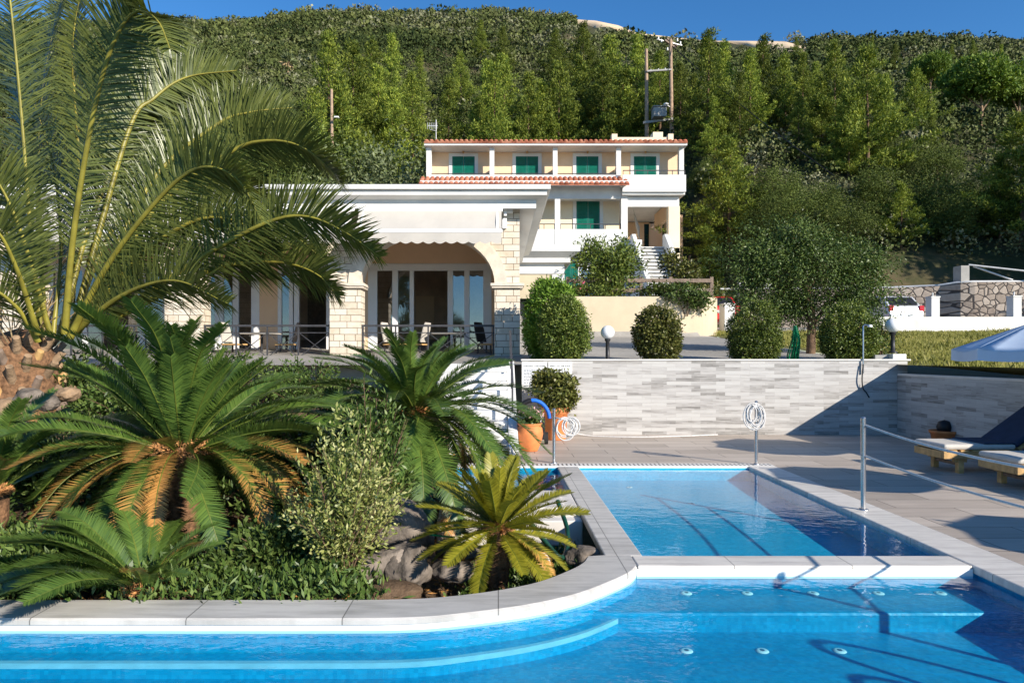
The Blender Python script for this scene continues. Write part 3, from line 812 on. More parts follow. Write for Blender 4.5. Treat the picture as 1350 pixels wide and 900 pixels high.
# side wall and back
MB().box(RX(685)-.25, RX(685)-.003, YF+.53, 25.4, FL-.9, top).build('side_wall', M['white'], rest)
# cornice: profile swept along the front and the right side
prof = [(.0, RZ(276)), (.36, wz(275.5, YF-.36)), (.38, wz(274.5, YF-.38)), (.38, wz(263.5, YF-.38)), (.62, wz(257, YF-.62)), (.62, wz(249.5, YF-.62)), (.70, wz(249, YF-.70)), (.70, wz(243, YF-.70)), (.3, wz(243, YF-.70)+.02)]
xr = RX(685); m = MB(); vs = []
for o, z in prof: vs += [(-17, YF-o, z), (xr+o, YF-o, z), (xr+o, 25.4, z)]
fs = []
for i in range(len(prof)-1): fs += [(3*i, 3*i+1, 3*i+4, 3*i+3), (3*i+1, 3*i+2, 3*i+5, 3*i+4)]
m.add(vs, fs)
zt = prof[-1][1]; m.add([(-17, YF-.3, zt), (xr+.3, YF-.3, zt), (xr+.3, 25.4, zt), (-17, 25.4, zt)], [(0, 1, 2, 3)])
m.add([(xr+.70, 25.4, prof[6][1]), (xr, 25.4, prof[0][1]), (xr, 25.4, zt), (xr+.7, 25.4, zt)], [(0,1,2,3)])
m.build('cornice', M['white'], rest)
# porch: floor, ceiling, back wall with glazing
YB = 18.8; BX = lambda px: wx(px, YB); BZ = lambda py: wz(py, YB)
MB().box(-17, xr+.02, YF-1.3, 24, FL-1.4, FL).build('terrace_floor', M['paver'], rest)
MB().box(-17, xr-.26, YF+.46, 24.2, top-.06, top+.03).build('porch_ceiling', M['peach'], rest)
zl = BZ(347)
def back_panel(a, b, z0_, z1_, mm=None, nm='back_wall', y=YB, th=.12): return MB().box(BX(a), BX(b), y, y+th, z0_, z1_).build(nm, mm or M['peach'], rest)
back_panel(-320, 684, zl, top-.06)
back_panel(-320, 60, FL, zl-.003); back_panel(342, 366, FL, zl-.003); back_panel(436, 485, FL, zl-.003); back_panel(648, 684, FL, zl-.003)
back_panel(240, 262, FL, zl-.003)
def glazed(name, a, b, posts, panes, open_=()):
    """a glazed front: frame with posts at pixel columns, one glass part per pane"""
    fr = MB().box(BX(a), BX(b), YB+.02, YB+.10, zl-.20, zl-.004)
    for p, q in posts: fr.box(BX(p), BX(q), YB+.0, YB+.11, FL, zl-.203)
    fr.box(BX(a)+.01, BX(b)-.01, YB+.03, YB+.09, FL, FL+.12)
    f = fr.build(name, M['alu'], rest, bevel=.006)
    for p, q in panes: MB().box(BX(p), BX(q), YB+.045, YB+.055, FL+.12, zl-.203).build('pane', M['glass'], f)
glazed('glazed_door', 485, 648, [(485, 497), (517, 524.5), (540, 545.5), (590, 597), (612, 619), (637, 648)], [(497, 517), (524.5, 540), (597, 612), (619, 637)])
glazed('glazed_door', 262, 342, [(262, 268), (283, 294), (306.5, 314), (331, 342)], [(268, 283), (294, 306.5), (314, 331)])
glazed('glazed_door', 366, 436, [(366, 371), (381, 386), (387.5, 394), (430, 436)], [(371, 381)])
glazed('glazed_door', 60, 240, [(60, 70), (108, 114), (184, 191), (214, 222), (232, 240)], [(70, 108), (114, 184), (191, 214), (222, 232)])
# dining room behind the glass
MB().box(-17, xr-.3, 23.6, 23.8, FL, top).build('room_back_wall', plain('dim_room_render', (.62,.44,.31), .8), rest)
MB().box(wx(405, 23.5), wx(428, 23.5), 23.55, 23.59, FL, wz(372, 23.5)).build('inner_door', M['greywood'], rest)
MB().box(wx(548, 23.5), wx(572, 23.5), 23.55, 23.59, FL, wz(390, 23.5)).build('inner_door', M['peach'], rest)
# wall lamp on the right pier
lm = MB().box(RX(661), RX(676), YF-.16, YF-.001, RZ(282), RZ(276.5)).box(RX(664), RX(668), YF-.22, YF-.16, RZ(287), RZ(278))
lm.build('wall_spotlight', M['alu'], rest, bevel=.01)
MB().box(RX(662), RX(668), YF-.10, YF-.001, RZ(302), RZ(288)).build('socket_box', M['alu'], rest, bevel=.008)

def awning(label, a, b):
    x0, x1 = RX(a), RX(b); A = .26; zt, zb = wz(277, YF-A), wz(303, YF-.62-A); yo = YF-.62-A
    t = thing('awning', label, 'awning', ((x0+x1)/2, YF, zt), 0, 'white awnings over the arches')
    MB().box(x0-.03, x1+.03, YF-.14-A, YF-.003, zt-.06, zt+.05).build('awning_case', M['alu'], t, bevel=.015)
    n = 24; vs = []
    for k in range(n+1):
        u = k/n; sag = .05*sin(pi*u)
        for x in np.linspace(x0, x1, 25): vs.append((x, YF-.12-A-(.50)*u, zt-.03 + (zb-zt+.03)*u - sag + .006*sin(x*9)*sin(pi*u)))
    fs = [(25*i+j, 25*i+j+1, 25*i+j+26, 25*i+j+25) for i in range(n) for j in range(24)]
    MB().add(vs, fs).build('awning_cloth', M['offwhite'], t, smooth=True)
    MB().box(x0-.02, x1+.02, yo-.04, yo+.03, zb-.07, zb+.012).build('front_bar', M['alu'], t, bevel=.012)
    per = .26; m = MB(); N = int((x1-x0)/.02); vs = []
    for k in range(N+1):
        x = x0 + (x1-x0)*k/N; d = .20 + .05*abs(sin(pi*(x-x0)/per))
        yy = yo - .03 + .012*sin(x*7)
        vs += [(x, yo-.03, zb-.07), (x, yy, zb-.07-d)]
    m.add(vs, [(2*k, 2*k+2, 2*k+3, 2*k+1) for k in range(N)])
    m.build('valance', M['offwhite'], t, smooth=True)
    for x in (x0+.1, x1-.1): MB().bar((x, YF-.1-A, zt-.05), (x, yo, zb-.04), .04).build('awning_arm', M['alu'], t)
awning("white scalloped awning over the right-hand arch", 478, 661)
awning("white scalloped awning over the middle arch behind the palm frond tips", 268, 470)
awning("white scalloped awning mostly hidden behind the tall palm", 50, 258)

def railing(a, b, label, y=YF+.12):
    x0, x1 = RX(a), RX(b); t = thing('terrace_railing', label, 'railing', ((x0+x1)/2, y, FL), 0, 'iron railings between the stone piers')
    zt = RZ(429)
    MB().bar((x0, y, zt), (x1, y, zt), .045, .05).build('top_rail', M['rail'], t)
    m = MB().bar((x0, y, zt-.17), (x1, y, zt-.17), .022).bar((x0, y, FL+.12), (x1, y, FL+.12), .022); m.build('cross_rail', M['rail'], t)
    k = max(2, int((x1-x0)/.75))
    for i in range(k+1):
        x = x0 + .03 + (x1-x0-.06)*i/k; MB().bar((x, y, FL), (x, y, zt-.02), .035).build('post', M['rail'], t)
    m = MB()
    for i in range(k):
        xa = x0+(x1-x0)*i/k; xb = x0+(x1-x0)*(i+1)/k
        m.bar((xa, y, FL+.12), (xb, y, zt-.17), .016).bar((xa, y, zt-.17), (xb, y, FL+.12), .016)
    m.build('cross_brace', M['rail'], t)
railing(475.6, 652, "black iron terrace railing under the right-hand arch")
railing(266, 434.4, "black iron terrace railing under the middle arch")
railing(46, 217, "black iron terrace railing under the left arch behind the palm")

# chairs and tables on the terrace
def chair_proto():
    t = thing('terrace_chair', 'x', 'chair', (0, 0, 0), 0, 'chairs on the restaurant terrace')
    MB().box(-.23, .23, -.23, .23, .42, .46).build('seat', M['wood'], t, local=True, bevel=.012)
    m = MB(); n = 9; vs = []
    for k in range(n+1):
        u = k/n; w = .20*(1 - .25*max(0, u-.7)/.3)
        vs += [(-w, .22+.12*u, .50+.50*u), (w, .22+.12*u, .50+.50*u)]
    m.add(vs, [(2*k, 2*k+1, 2*k+3, 2*k+2) for k in range(n)]); b = m.build('backrest', M['offwhite'], t, local=True)
    md = b.modifiers.new('thick', 'SOLIDIFY'); md.thickness = .03
    for x in (-.2, .2):
        for y in (-.2, .2): MB().bar((x, y, 0), (x*.95, y*.95, .42), .03).build('leg', M['iron'], t, local=True)
    return t
ch0 = chair_proto(); first = True
def table(px, y, label):
    t = thing('terrace_table', label, 'table', (wx(px, y), y, FL), 0, 'tables on the restaurant terrace')
    MB().box(-.42, .42, -.42, .42, .71, .745).build('tabletop', M['offwhite'], t, local=True, bevel=.008)
    MB().tube([(0, 0, .03), (0, 0, .71)], .035, 10).build('pedestal', M['iron'], t, local=True)
    MB().lathe([(0, .03), (.24, .02), (.25, 0)], n=20).build('foot', M['iron'], t, local=True)
for px, y, rz, dark, lbl in ((521, 17.4, 1.2, 0, "pale-backed terrace chair at the left end of the right arch's railing"), (549, 17.6, -1.9, 0, "pale-backed terrace chair facing the middle of the right arch"), (644, 17.2, 1.0, 1, "dark terrace chair beside the right-hand stone pier"), (309, 17.4, 1.3, 0, "pale-backed terrace chair behind the middle arch's railing"), (377, 17.5, -1.5, 1, "dark terrace chair before the open door of the middle arch"), (213, 17.3, 1.0, 1, "dark terrace chair beside the left stone pier under the palm")):
    if first: c = ch0; c.location = (wx(px, y), y, FL); c.rotation_euler = (0, 0, rz); first = False
    else: c = copy_tree(ch0, None, (wx(px, y), y, FL), rz)
    c["label"] = lbl
    if dark:
        for k in c.children:
            if k.name.startswith('backrest'):
                k.data = k.data.copy(); k.data.materials[0] = M['black']
for px, y, lb_ in ((592, 17.7, "small square terrace table seen through the right arch"), (345, 17.8, "small square terrace table seen through the middle arch"), (268, 17.6, "small terrace table near the stone pier right of the palm")): table(px, y, lb_)

# ------------------------------------------------------------------ annex beside the restaurant
an = thing('annex', "low white annex with a stepped cornice between restaurant and hotel stairs", 'building', (2, 28, 2.4))
YA = 27.0; ax = lambda p: wx(p, YA); az = lambda p: wz(p, YA)
prof = [(0, az(362)), (.06, az(361)), (.06, az(348)), (.28, az(347)), (.28, az(341)), (.34, az(340)), (.62, az(334)), (.62, az(326)), (.3, az(325))]
vs = []; xr2 = ax(742)
for o, z in prof: vs += [(ax(660), YA-o, z), (xr2+o, YA-o, z), (xr2+o, 34, z)]
m = MB().add(vs, [f for i in range(len(prof)-1) for f in ((3*i, 3*i+1, 3*i+4, 3*i+3), (3*i+1, 3*i+2, 3*i+5, 3*i+4))])
z = prof[-1][1]; m.add([(ax(660), YA-.3, z), (xr2+.3, YA-.3, z), (xr2+.3, 34, z), (ax(660), 34, z)], [(0, 1, 2, 3)]); m.build('cornice', M['white'], an)
MB().box(ax(660), xr2, YA, 33.9, 2.2, az(362)-.001).build('wall', M['beige'], an)
MB().box(ax(728), xr2+.02, YA-.05, YA-.002, 2.2, az(362)-.002).build('corner_pilaster', M['white'], an)
MB().box(ax(660), ax(700), YA-.06, YA-.004, 2.2, az(395)).build('green_shutter', M['green'], an)

# ------------------------------------------------------------------ hotel up the slope
YH = 42.0; hx = lambda p, y=YH: wx(p, y); hz = lambda p, y=YH: wz(p, y)
hotel = thing('hotel', "two-storey peach hotel with green shutters, white balconies and red tiled eaves", 'building', (3.5, 46, 4.0))
BK = 43.05; B1 = 43.5
def hb(name, x0, x1, y0, y1, z0, z1, m, bevel=0.0): return MB().box(x0, x1, y0, y1, z0, z1).build(name, m, hotel, bevel=bevel)
zr = hz(194); zfl2 = hz(251)
# upper floor
hb('upper_wall', hx(565), hx(899), BK, 51, zfl2, zr-.003, M['peach'])
hb('roof_slab', hx(560), hx(904), YH-.35, 51.5, zr, hz(189.5), M['white'])
for a, b in ((562, 568.7), (645.5, 651.7), (729, 735), (812.5, 818.7), (895.5, 901.7)):
    y0 = YH if a > 570 and a < 890 else YH
    hb('balcony_column', hx(a), hx(b), YH, YH+.35, hz(231), zr-.002, M['white'])
for a, b in ((646.5, 650.7), (730, 734), (813.5, 817.7)):
    hb('balcony_divider', hx(a), hx(b), YH+.36, BK-.002, zfl2, zfl2+1.55, M['cream'])
hb('end_wall', hx(562), hx(566), YH+.36, 51, zfl2, zr-.004, M['white'])
hb('balcony_parapet', hx(562), hx(818.5), YH+.02, YH+.16, hz(262), hz(230.5), M['white'])
hb('balcony_parapet', hx(819), hx(901.8), YH-.45, YH-.30, hz(255), hz(233), M['white'])
hb('balcony_parapet', hx(899), hx(901.9), YH-.298, BK, hz(255), hz(233), M['white'])
hb('balcony_slab', hx(562), hx(901.5), YH+.165, 51, hz(258), hz(252), M['white'])
hb('balcony_slab', hx(819.2), hx(901.4), YH-.297, YH+.16, hz(258), hz(253.5), M['white'])
def rails(x0, x1, y, z, h, nm='balcony_rail', posts=0):
    m = MB().bar((x0, y, z), (x1, y, z), .05, .05)
    for k in range(posts):
        x = x0 + (x1-x0)*k/(posts-1); m.bar((x, y, z-h), (x, y, z), .04)
    m.build(nm, M['rail'], hotel)
rails(hx(566), hx(818), YH+.09, hz(228.5), .2, posts=7)
rails(hx(820), hx(900.5), YH-.37, hz(227), .33, posts=6)
def shutter(a, b, ptop, zbot, y, frame=4.5):
    """green louvred double shutter in a white surround"""
    x0, x1 = wx(a, y), wx(b, y); zt = wz(ptop, y); fw = frame*y/F
    fr = MB().box(x0-fw, x0-.002, y-.06, y-.002, zbot, zt+fw).box(x1+.002, x1+fw, y-.06, y-.002, zbot, zt+fw).box(x0-.002, x1+.002, y-.06, y-.002, zt+.002, zt+fw)
    f = fr.build('door_surround', M['white'], hotel)
    xm = (x0+x1)/2
    for p, q in ((x0, xm-.01), (xm+.01, x1)):
        m = MB().box(p, p+.09, y-.05, y-.004, zbot+.02, zt).box(q-.09, q, y-.05, y-.004, zbot+.02, zt).box(p+.09, q-.09, y-.05, y-.004, zt-.1, zt).box(p+.09, q-.09, y-.05, y-.004, zbot+.02, zbot+.14)
        n = int((zt-zbot-.24)/.085)
        for k in range(n):
            z = zbot+.14 + (zt-zbot-.24)*(k+.5)/n
            m.obox(((p+q)/2, y-.028, z), ((q-p)/2-.09, 0, 0), (0, .012, -.024), (0, .016, .032))
        m.build('shutter_leaf', M['green'], f)
def wall_lantern(px, py, y):
    x, z = wx(px, y), wz(py, y)
    m = MB().box(x-.03, x+.03, y-.16, y-.001, z+.02, z+.06).lathe([(.0, .04), (.10, -.02), (.075, -.05), (.055, -.20), (.0, -.22)], (x, y-.17, z), 8)
    m.build('wall_lantern', M['wood'], hotel)
for a, b in ((596.3, 625.8), (680, 709.5), (759.6, 788.8), (835.5, 865)):
    k = BK/YH; f = lambda p: CX + (p-CX)
    shutter(a, b, 206.6, zfl2+.01, BK); wall_lantern((a+b)/2, 199, BK)
# tiled roof edge, one barrel tile after another
def tile_edge(name, x0, x1, yb, yf, zb, zf, pitch=.30):
    m = MB(); n = max(3, int((x1-x0)/pitch)); p = (x1-x0)/n; K = 6; vs = []; fs = []
    m.prism([(x0, yb, zb-.10), (x0, yf, zf-.10), (x0, yf, zf), (x0, yb, zb)], (x1-x0, 0, 0))
    for i in range(n):
        c = x0 + p*(i+.5)
        for (y, z, r) in ((yf-.04, zf, p*.44), (yb, zb, p*.40)):
            for k in range(K+1):
                a = pi*k/K; vs.append((c + r*cos(a), y, z + r*.8*sin(a)))
        b = i*2*(K+1)
        for k in range(K): fs.append((b+k, b+k+1, b+K+2+k, b+K+1+k))
        fs.append(tuple(range(b, b+K+1)))
    m.add(vs, fs, True); return m.build(name, M['roof'], hotel)
tile_edge('tile_roof', hx(560), hx(904), YH+1.2, YH-.42, hz(184)+.12, hz(189))
tile_edge('tile_canopy', hx(554), hx(826), YH-.005, YH-.95, hz(234.5), hz(242.5, YH-.95)+.02)
hb('canopy_soffit', hx(556), hx(825.5), YH-.9, YH-.006, hz(246), hz(243), M['white'])
# roof terrace parapet at the right end
hb('roof_parapet', hx(819), hx(887), YH+1.3, YH+1.5, zr+.1, hz(181, YH+1.3), M['cream'])
for a, b in ((811, 818.5), (887.5, 894.5)): hb('roof_post', hx(a), hx(b), YH+1.2, YH+1.7, zr+.1, hz(176.5, YH+1.2), M['cream'])
hb('roof_structure', wx(861, 46), wx(874, 46), 46, 47, zr+.1, wz(174, 46), M['cream'])
# lower floor: arcade
zf1 = hz(327); zs = hz(262)
def lintel(a, b, crown, spr):
    x0, x1 = hx(a), hx(b); n = 20; pts = [(x0, YH, hz(246.2)), (x1, YH, hz(246.2))]
    for k in range(n+1):
        u = k/n; x = x1 + (x0-x1)*u; pts.append((x, YH, spr + (crown-spr)*(sin(pi*u))**.75))
    MB().prism(pts, (0, .3, 0)).build('arch_lintel', M['white'], hotel)
lintel(738.8, 818.8, hz(249.5), hz(258)); lintel(650, 731.3, hz(249.5), hz(258)); lintel(570, 649.8, hz(249.5), hz(258))
for a, b in ((731.5, 738.6), (819, 827.5)):
    hb('arcade_column', hx(a), hx(b), YH, YH+.35, zf1, hz(246.3), M['white'])
hb('lower_wall', hx(562), hx(822), B1, 51, zf1, hz(258.1), M['cream'])
hb('arcade_parapet', hx(640), hx(731.3), YH+.02, YH+.17, hz(329), hz(302), M['white'])
hb('arcade_parapet', hx(738.8), hx(818.8), YH+.02, YH+.17, hz(329), hz(302), M['white'])
hb('arcade_slab', hx(562), hx(845), YH+.171, 51, hz(332), zf1-.002, M['white'])
rails(hx(690), hx(731), YH+.09, hz(295), .33, posts=4); rails(hx(739), hx(818.5), YH+.09, hz(295), .33, posts=5)
shutter(759.8, 790.5, 265.7, zf1, B1); wall_lantern(775, 259.5, B1)
shutter(676, 706, 265.7, zf1, B1)
# ground floor
hb('ground_wall', hx(562), hx(842), B1-.4, 51, 3.4, hz(332.2), M['white'])
shutter(744, 762, 345, 4.0, B1-.4, 2)
wn_ = MB().box(hx(766), hx(768), B1-.46, B1-.404, 4.6, hz(346)).box(hx(788), hx(790), B1-.46, B1-.404, 4.6, hz(346)).box(hx(768)+.002, hx(788)-.002, B1-.46, B1-.404, hz(348), hz(346)).box(hx(777), hx(778.5), B1-.46, B1-.404, 4.6, hz(348)-.002)
wf = wn_.build('window_frame', M['alu'], hotel); MB().box(hx(768), hx(788), B1-.43, B1-.42, 4.6, hz(348)).build('pane', M['glass'], wf)
# covered stair porch on the right
hb('porch_beam', hx(827.6), hx(896), YH+.1, YH+.4, hz(272), hz(259), M['white'])
hb('porch_pillar', hx(881), hx(895.8), YH-.1, YH+.45, 3.6, hz(272.2), M['cream'])
hb('porch_side_wall', hx(889), hx(895), YH+.46, YH+1.2, zf1-.5, hz(259), M['peach'])
hb('porch_side_wall', wx(880, 50), wx(888, 50), 47.5, 51, zf1-.5, hz(259), M['peach'])
hb('porch_side_beam', hx(889.2), hx(894.8), YH+1.21, 47.4, hz(280), hz(259.2), M['peach'])
hb('porch_back_wall', hx(827), wx(850, 50), 50.2, 50.4, zf1, hz(259), M['peach'])
hb('porch_back_wall', wx(874, 50), hx(895), 50.2, 50.4, zf1, hz(259), M['peach'])
hb('porch_back_lintel', wx(850, 50)+.002, wx(874, 50)-.002, 50.2, 50.4, wz(294, 50), hz(259), M['peach'])
hb('porch_floor', hx(845.2), hx(895.5), YH-.1, 50.8, hz(334), zf1-.004, M['white'])
# stair
N = 17; zb = 3.9; ztop = zf1; ya, yb = 36.2, YH-.12; m = MB()
for k in range(N):
    z = zb + (ztop-zb)*(k+1)/N; y0 = ya + (yb-ya)*k/N
    m.box(8.35, 10.05, y0, yb, z-(ztop-zb)/N, z-.062)
    MB().box(8.34, 10.06, y0-.09, y0+(yb-ya)/N-.002, z-.06, z).build('tread', M['white'], hotel)
m.build('stair', M['concrete'], hotel)  # grey riser body: shade under the white nosings is put into its colour
for x in (8.10, 10.07):
    MB().prism([(x, ya-.25, zb-.3), (x, yb, zb-.3), (x, yb, ztop+.75), (x, yb-.5, ztop+.75), (x, ya-.25, zb+.75)], (.22, 0, 0)).build('stair_wall', M['white'], hotel)
hb('stair_landing_wall', hx(827.8), hx(846), YH-.08, YH+.1, zf1-.4, zf1+.5, M['white'])

# television antenna on the roof
t = thing('tv_antenna', "thin white television antenna on the left end of the hotel roof", 'antenna', (hx(572), YH+1.5, zr+.3))
MB().tube([(hx(572), YH+1.5, zr+.1), (hx(572), YH+1.5, hz(158, YH+1.5))], .025, 6).build('mast', M['pipe'], t)
m = MB(); zz = hz(166, YH+1.5); x = hx(572)
m.bar((x-.55, YH+1.5, zz), (x+.1, YH+1.5, zz), .03)
for k in range(6): m.bar((x-.55+.12*k, YH+1.5, zz-.2), (x-.55+.12*k, YH+1.5, zz+.2), .02)
m.bar((x-.4, YH+1.45, zz-.25), (x+.05, YH+1.45, zz-.35), .02); m.build('aerial', M['pipe'], t)
# closed parasol leaning in the stair porch
t = thing('closed_parasol', "closed white parasol leaning in the hotel's stair porch", 'parasol', (hx(840), 44, zf1))
MB().tube([P(846, 330, 44.6), P(835, 276, 44)], .03, 8).build('pole', M['pipe'], t)
MB().tube([P(842, 312, 44.4), P(841, 300, 44.3), P(836, 282, 44)], [.05, .13, .04], 9).build('canopy', M['offwhite'], t)

# ------------------------------------------------------------------ beige retaining wall, fence and drive
bw = thing('retaining_wall', "beige rendered retaining wall below the hotel, curving back at its right end", 'wall', (5, 26, 2.4))
path = [(1.2, 26.0), (5.5, 26.0), (7.5, 26.05), (8.2, 26.3), (8.62, 26.9), (8.85, 28.0), (9.0, 30.0), (9.2, 32)]
pth = spline([(x, y, 0) for x, y in path], 40); vs = []
for (x, y, _), (tx, ty, _) in zip(pth, np.gradient(pth, axis=0)):
    l = sqrt(tx*tx+ty*ty); nx, ny = -ty/l*.28, tx/l*.28; zt = 3.86
    vs += [(x, y, 1.4), (x, y, zt), (x+nx, y+ny, zt), (x+nx, y+ny, 1.4)]
m = MB().add(vs, [(4*i+k, 4*i+4+k, 4*i+5+k, 4*i+1+k) for i in range(39) for k in range(3)]); m.add(vs[-4:], [(0, 1, 2, 3)]); m.build('wall_body', M['beige'], bw)
fe = thing('wooden_fence', "weathered brown rail fence above the beige retaining wall", 'fence', (6, 26.8, 3.8))
xsf = [wx(p, 27) for p in (748, 768, 800, 845, 884, 938)]
for x in xsf: MB().box(x-.06, x+.06, 26.94, 27.06, 3.5, 4.72).build('post', M['greywood'], fe)
for z in (4.58, 4.2): MB().box(xsf[0], xsf[-1], 26.9, 26.938, z-.09, z+.06).build('rail', M['greywood'], fe, bevel=.01)
sheet('hotel_terrace', [(-12, 26.2), (7.4, 26.2), (8.35, 26.9), (8.6, 28), (8.7, 30), (8.8, 35.4), (13, 35.8), (13, 52), (-12, 52)], 3.80, M['road'])
gp = thing('gate_pillar', "low white block at the corner of the drive beside the red car", 'pillar', (wx(957, 29), 29, 2.5))
MB().box(wx(952, 29), wx(966, 29), 28.7, 29.4, 2.0, wz(402, 29)).build('block', M['white'], gp, bevel=.02)
MB().box(wx(951.5, 29), wx(966.5, 29), 28.68, 29.42, wz(402, 29)+.002, wz(402, 29)+.06).build('cap', M['white'], gp, bevel=.01)

# ------------------------------------------------------------------ right side: white wall, posts, rubble wall, pipes
lw = thing('boundary_wall', "low whitewashed wall along the top of the lawn", 'wall', (18, 28, 2.4))
x0, x1 = wx(1150, 28), wx(1480, 28)
MB().box(x0, x1, 28, 28.22, 1.9, wz(417.5, 28)).build('wall_body', plain('stained_whitewash', (.74,.71,.65), .85, .16, 1.3, .3, 18), lw)
for p, q, pt, lb_ in ((1228, 1239, 392, "white square gatepost left of centre behind the low white wall"), (1336, 1347, 391, "white square gatepost at the right end behind the low white wall")):
    t = thing('gatepost', lb_, 'post', (wx((p+q)/2, 29), 29, 2.5), 0, 'gateposts behind the white wall')
    MB().box(wx(p, 29), wx(q, 29), 29, 29.4, 2.2, wz(pt, 29)).build('shaft', M['white'], t, bevel=.01)
    MB().box(wx(p, 29)-.02, wx(q, 29)+.02, 28.98, 29.42, wz(pt, 29)+.002, wz(pt, 29)+.05).build('cap', M['white'], t)
    MB().tube([(wx((p+q)/2, 29), 29.2, wz(pt, 29)), (wx((p+q)/2, 29), 29.2, wz(pt-7, 29))], .03, 8).build('fixture', M['pipe'], t)
rw = thing('rubble_wall', "tall rubble stone wall with dark joints behind the parking area", 'wall', (24, 34, 2.6))
YR = 34.0; ra = lambda p: wx(p, YR)
pts = [(ra(1000), 36.2), (ra(1170), 35.6), (ra(1255), 34.9), (ra(1270), 34.2), (ra(1285), YR), (ra(1500), 33.2)]
tops = [wz(381, 36.2), wz(381, 35.6), wz(377, 34.9), wz(373, 34.2), wz(372, YR), wz(371, 33.2)]
vs = []
for (x, y), z in zip(pts, tops): vs += [(x, y, 2.0), (x, y, z), (x+.1, y+.5, z), (x+.1, y+.5, 2.0)]
MB().add(vs, [(4*i+k, 4*i+4+k, 4*i+5+k, 4*i+1+k) for i in range(5) for k in range(3)]).build('wall_body', M['rubble'], rw)
m = MB(); m.tube([(x, y+.2, z+.05) for (x, y), z in zip(pts, tops)], .06, 8); m.build('coping_pipe', M['pipe'], rw)
rp = thing('concrete_pillar', "grey concrete pillar with a slanting steel frame on the rubble wall", 'pillar', (ra(1278), 34.6, 5))
MB().box(ra(1272.5), ra(1283.5), 34.3, 34.9, tops[4]-.3, wz(350, 34.3)).build('shaft', M['concrete'], rp)
MB().tube([P(1277, 349, 34.4), P(1350, 357, 33.6), P(1420, 362, 33)], .045, 7).build('frame_bar', M['pipe'], rp)
MB().tube([P(1283, 351, 34.4), P(1335, 369, 34.0)], .045, 7).build('frame_bar', M['pipe'], rp)
t = thing('roadside_rail', "pale metal rail along the bank left of the rubble wall", 'rail', (ra(1000), 37, 5))
MB().tube([P(950, 381, 37), P(1180, 381, 37)], .06, 8).build('bar', M['pipe'], t)
for px in (975, 1010): MB().box(wx(px, 37), wx(px+7, 37), 37.1, 37.4, 3, wz(364 if px < 1000 else 372, 37)).build('post', M['concrete'], t)

# cars ---------------------------------------------------------------
def car(label, loc, rz, paint, name='parked_car'):
    """hatchback body, x = length, y = width; rear at -x"""
    t = thing(name, label, 'car', loc, rz)
    prof = [(-2.0, .35), (-2.05, .62), (-1.98, .92), (-1.86, 1.0), (-1.45, 1.42), (-1.0, 1.50), (.1, 1.48), (.95, 1.02), (1.75, .88), (2.0, .70), (2.05, .40), (1.9, .26), (-1.9, .26)]
    sec = [(-.84, .0), (-.86, .5), (.86, .5), (.84, 0)]
    vs = []; n = len(prof)
    for y in (-.85, -.80, .80, .85):
        for x, z in prof:
            k = .93 if abs(y) > .82 else 1.0; taper = 1 - .14*max(0, z-.95)/.55
            vs.append((x*k if abs(y) > .82 else x, y*taper, .26+(z-.26)*(.96 if abs(y) > .82 else 1)))
    fs = [(r*n+i, r*n+(i+1) % n, (r+1)*n+(i+1) % n, (r+1)*n+i) for r in range(3) for i in range(n)]
    fs += [list(range(n))[::-1], list(range(3*n, 4*n))]
    b = MB().add(vs, fs).build('body', paint, t, local=True, bevel=.03)
    gl = mat_glass('car_glass_' + name, (.03, .035, .04)) if 'carglass' not in M else M['carglass']
    M['carglass'] = gl
    MB().add([(-1.90, -.66, 1.02), (-1.90, .66, 1.02), (-1.50, .60, 1.40), (-1.50, -.60, 1.40)], [(0, 1, 2, 3)]).build('rear_window', M['black'], t, local=True)
    MB().add([(1.0, -.66, 1.03), (1.0, .66, 1.03), (.22, .60, 1.44), (.22, -.60, 1.44)], [(0, 1, 2, 3)]).build('windscreen', M['black'], t, local=True)
    for sy in (-1, 1):
        y = sy*.83
        MB().add([(-1.5, sy*.835, 1.02), (.72, sy*.835, 1.02), (.05, sy*.785, 1.40), (-1.25, sy*.785, 1.40)], [(0, 1, 2, 3)]).build('side_window', M['black'], t, local=True)
        MB().box(-2.06, -1.96, sy*.72-.11, sy*.72+.11, .72, .98).build('tail_lamp', M['redlamp'], t, local=True, bevel=.02)
        MB().box(1.94, 2.03, sy*.65-.13, sy*.65+.13, .60, .78).build('headlight', M['globe'], t, local=True, bevel=.02)
        MB().box(.65, .78, sy*.86, sy*.86+sy*.16, .95, 1.08).build('mirror', paint, t, local=True, bevel=.02)
        for x in (-1.25, 1.25):
            w = MB()
            ring = [(.20, -.10), (.31, -.10), (.325, -.05), (.325, .05), (.31, .10), (.20, .10)]
            vs = [(x + r*cos(2*pi*k/24), sy*.76 + o, .325 + r*sin(2*pi*k/24)) for r, o in ring for k in range(24)]
            w.add(vs, [(i*24+k, i*24+(k+1) % 24, (i+1)*24+(k+1) % 24, (i+1)*24+k) for i in range(5) for k in range(24)], True)
            wo = w.build('wheel', M['tyre'], t, local=True)
            MB().add([(x + .2*cos(2*pi*k/16), sy*.84, .325 + .2*sin(2*pi*k/16)) for k in range(16)], [list(range(16))]).build('rim', M['pipe'], wo, local=True)
    MB().box(-2.09, -2.03, -.78, .78, .36, .60).build('bumper', paint, t, local=True, bevel=.02)
    MB().box(-2.075, -2.052, -.26, .26, .66, .78).build('number_plate', M['white'], t, local=True)
    return t
car("silver white car with red tail lamps parked behind the low white wall", (wx(1166, 32.5), 33.0, gz(wx(1174, 32.5), 33)), radians(94), M['carwhite'])
car("red car half hidden behind the end of the beige retaining wall", (wx(957, 33)-.86, 33.2, gz(10.2, 33)), radians(92), M['red'])

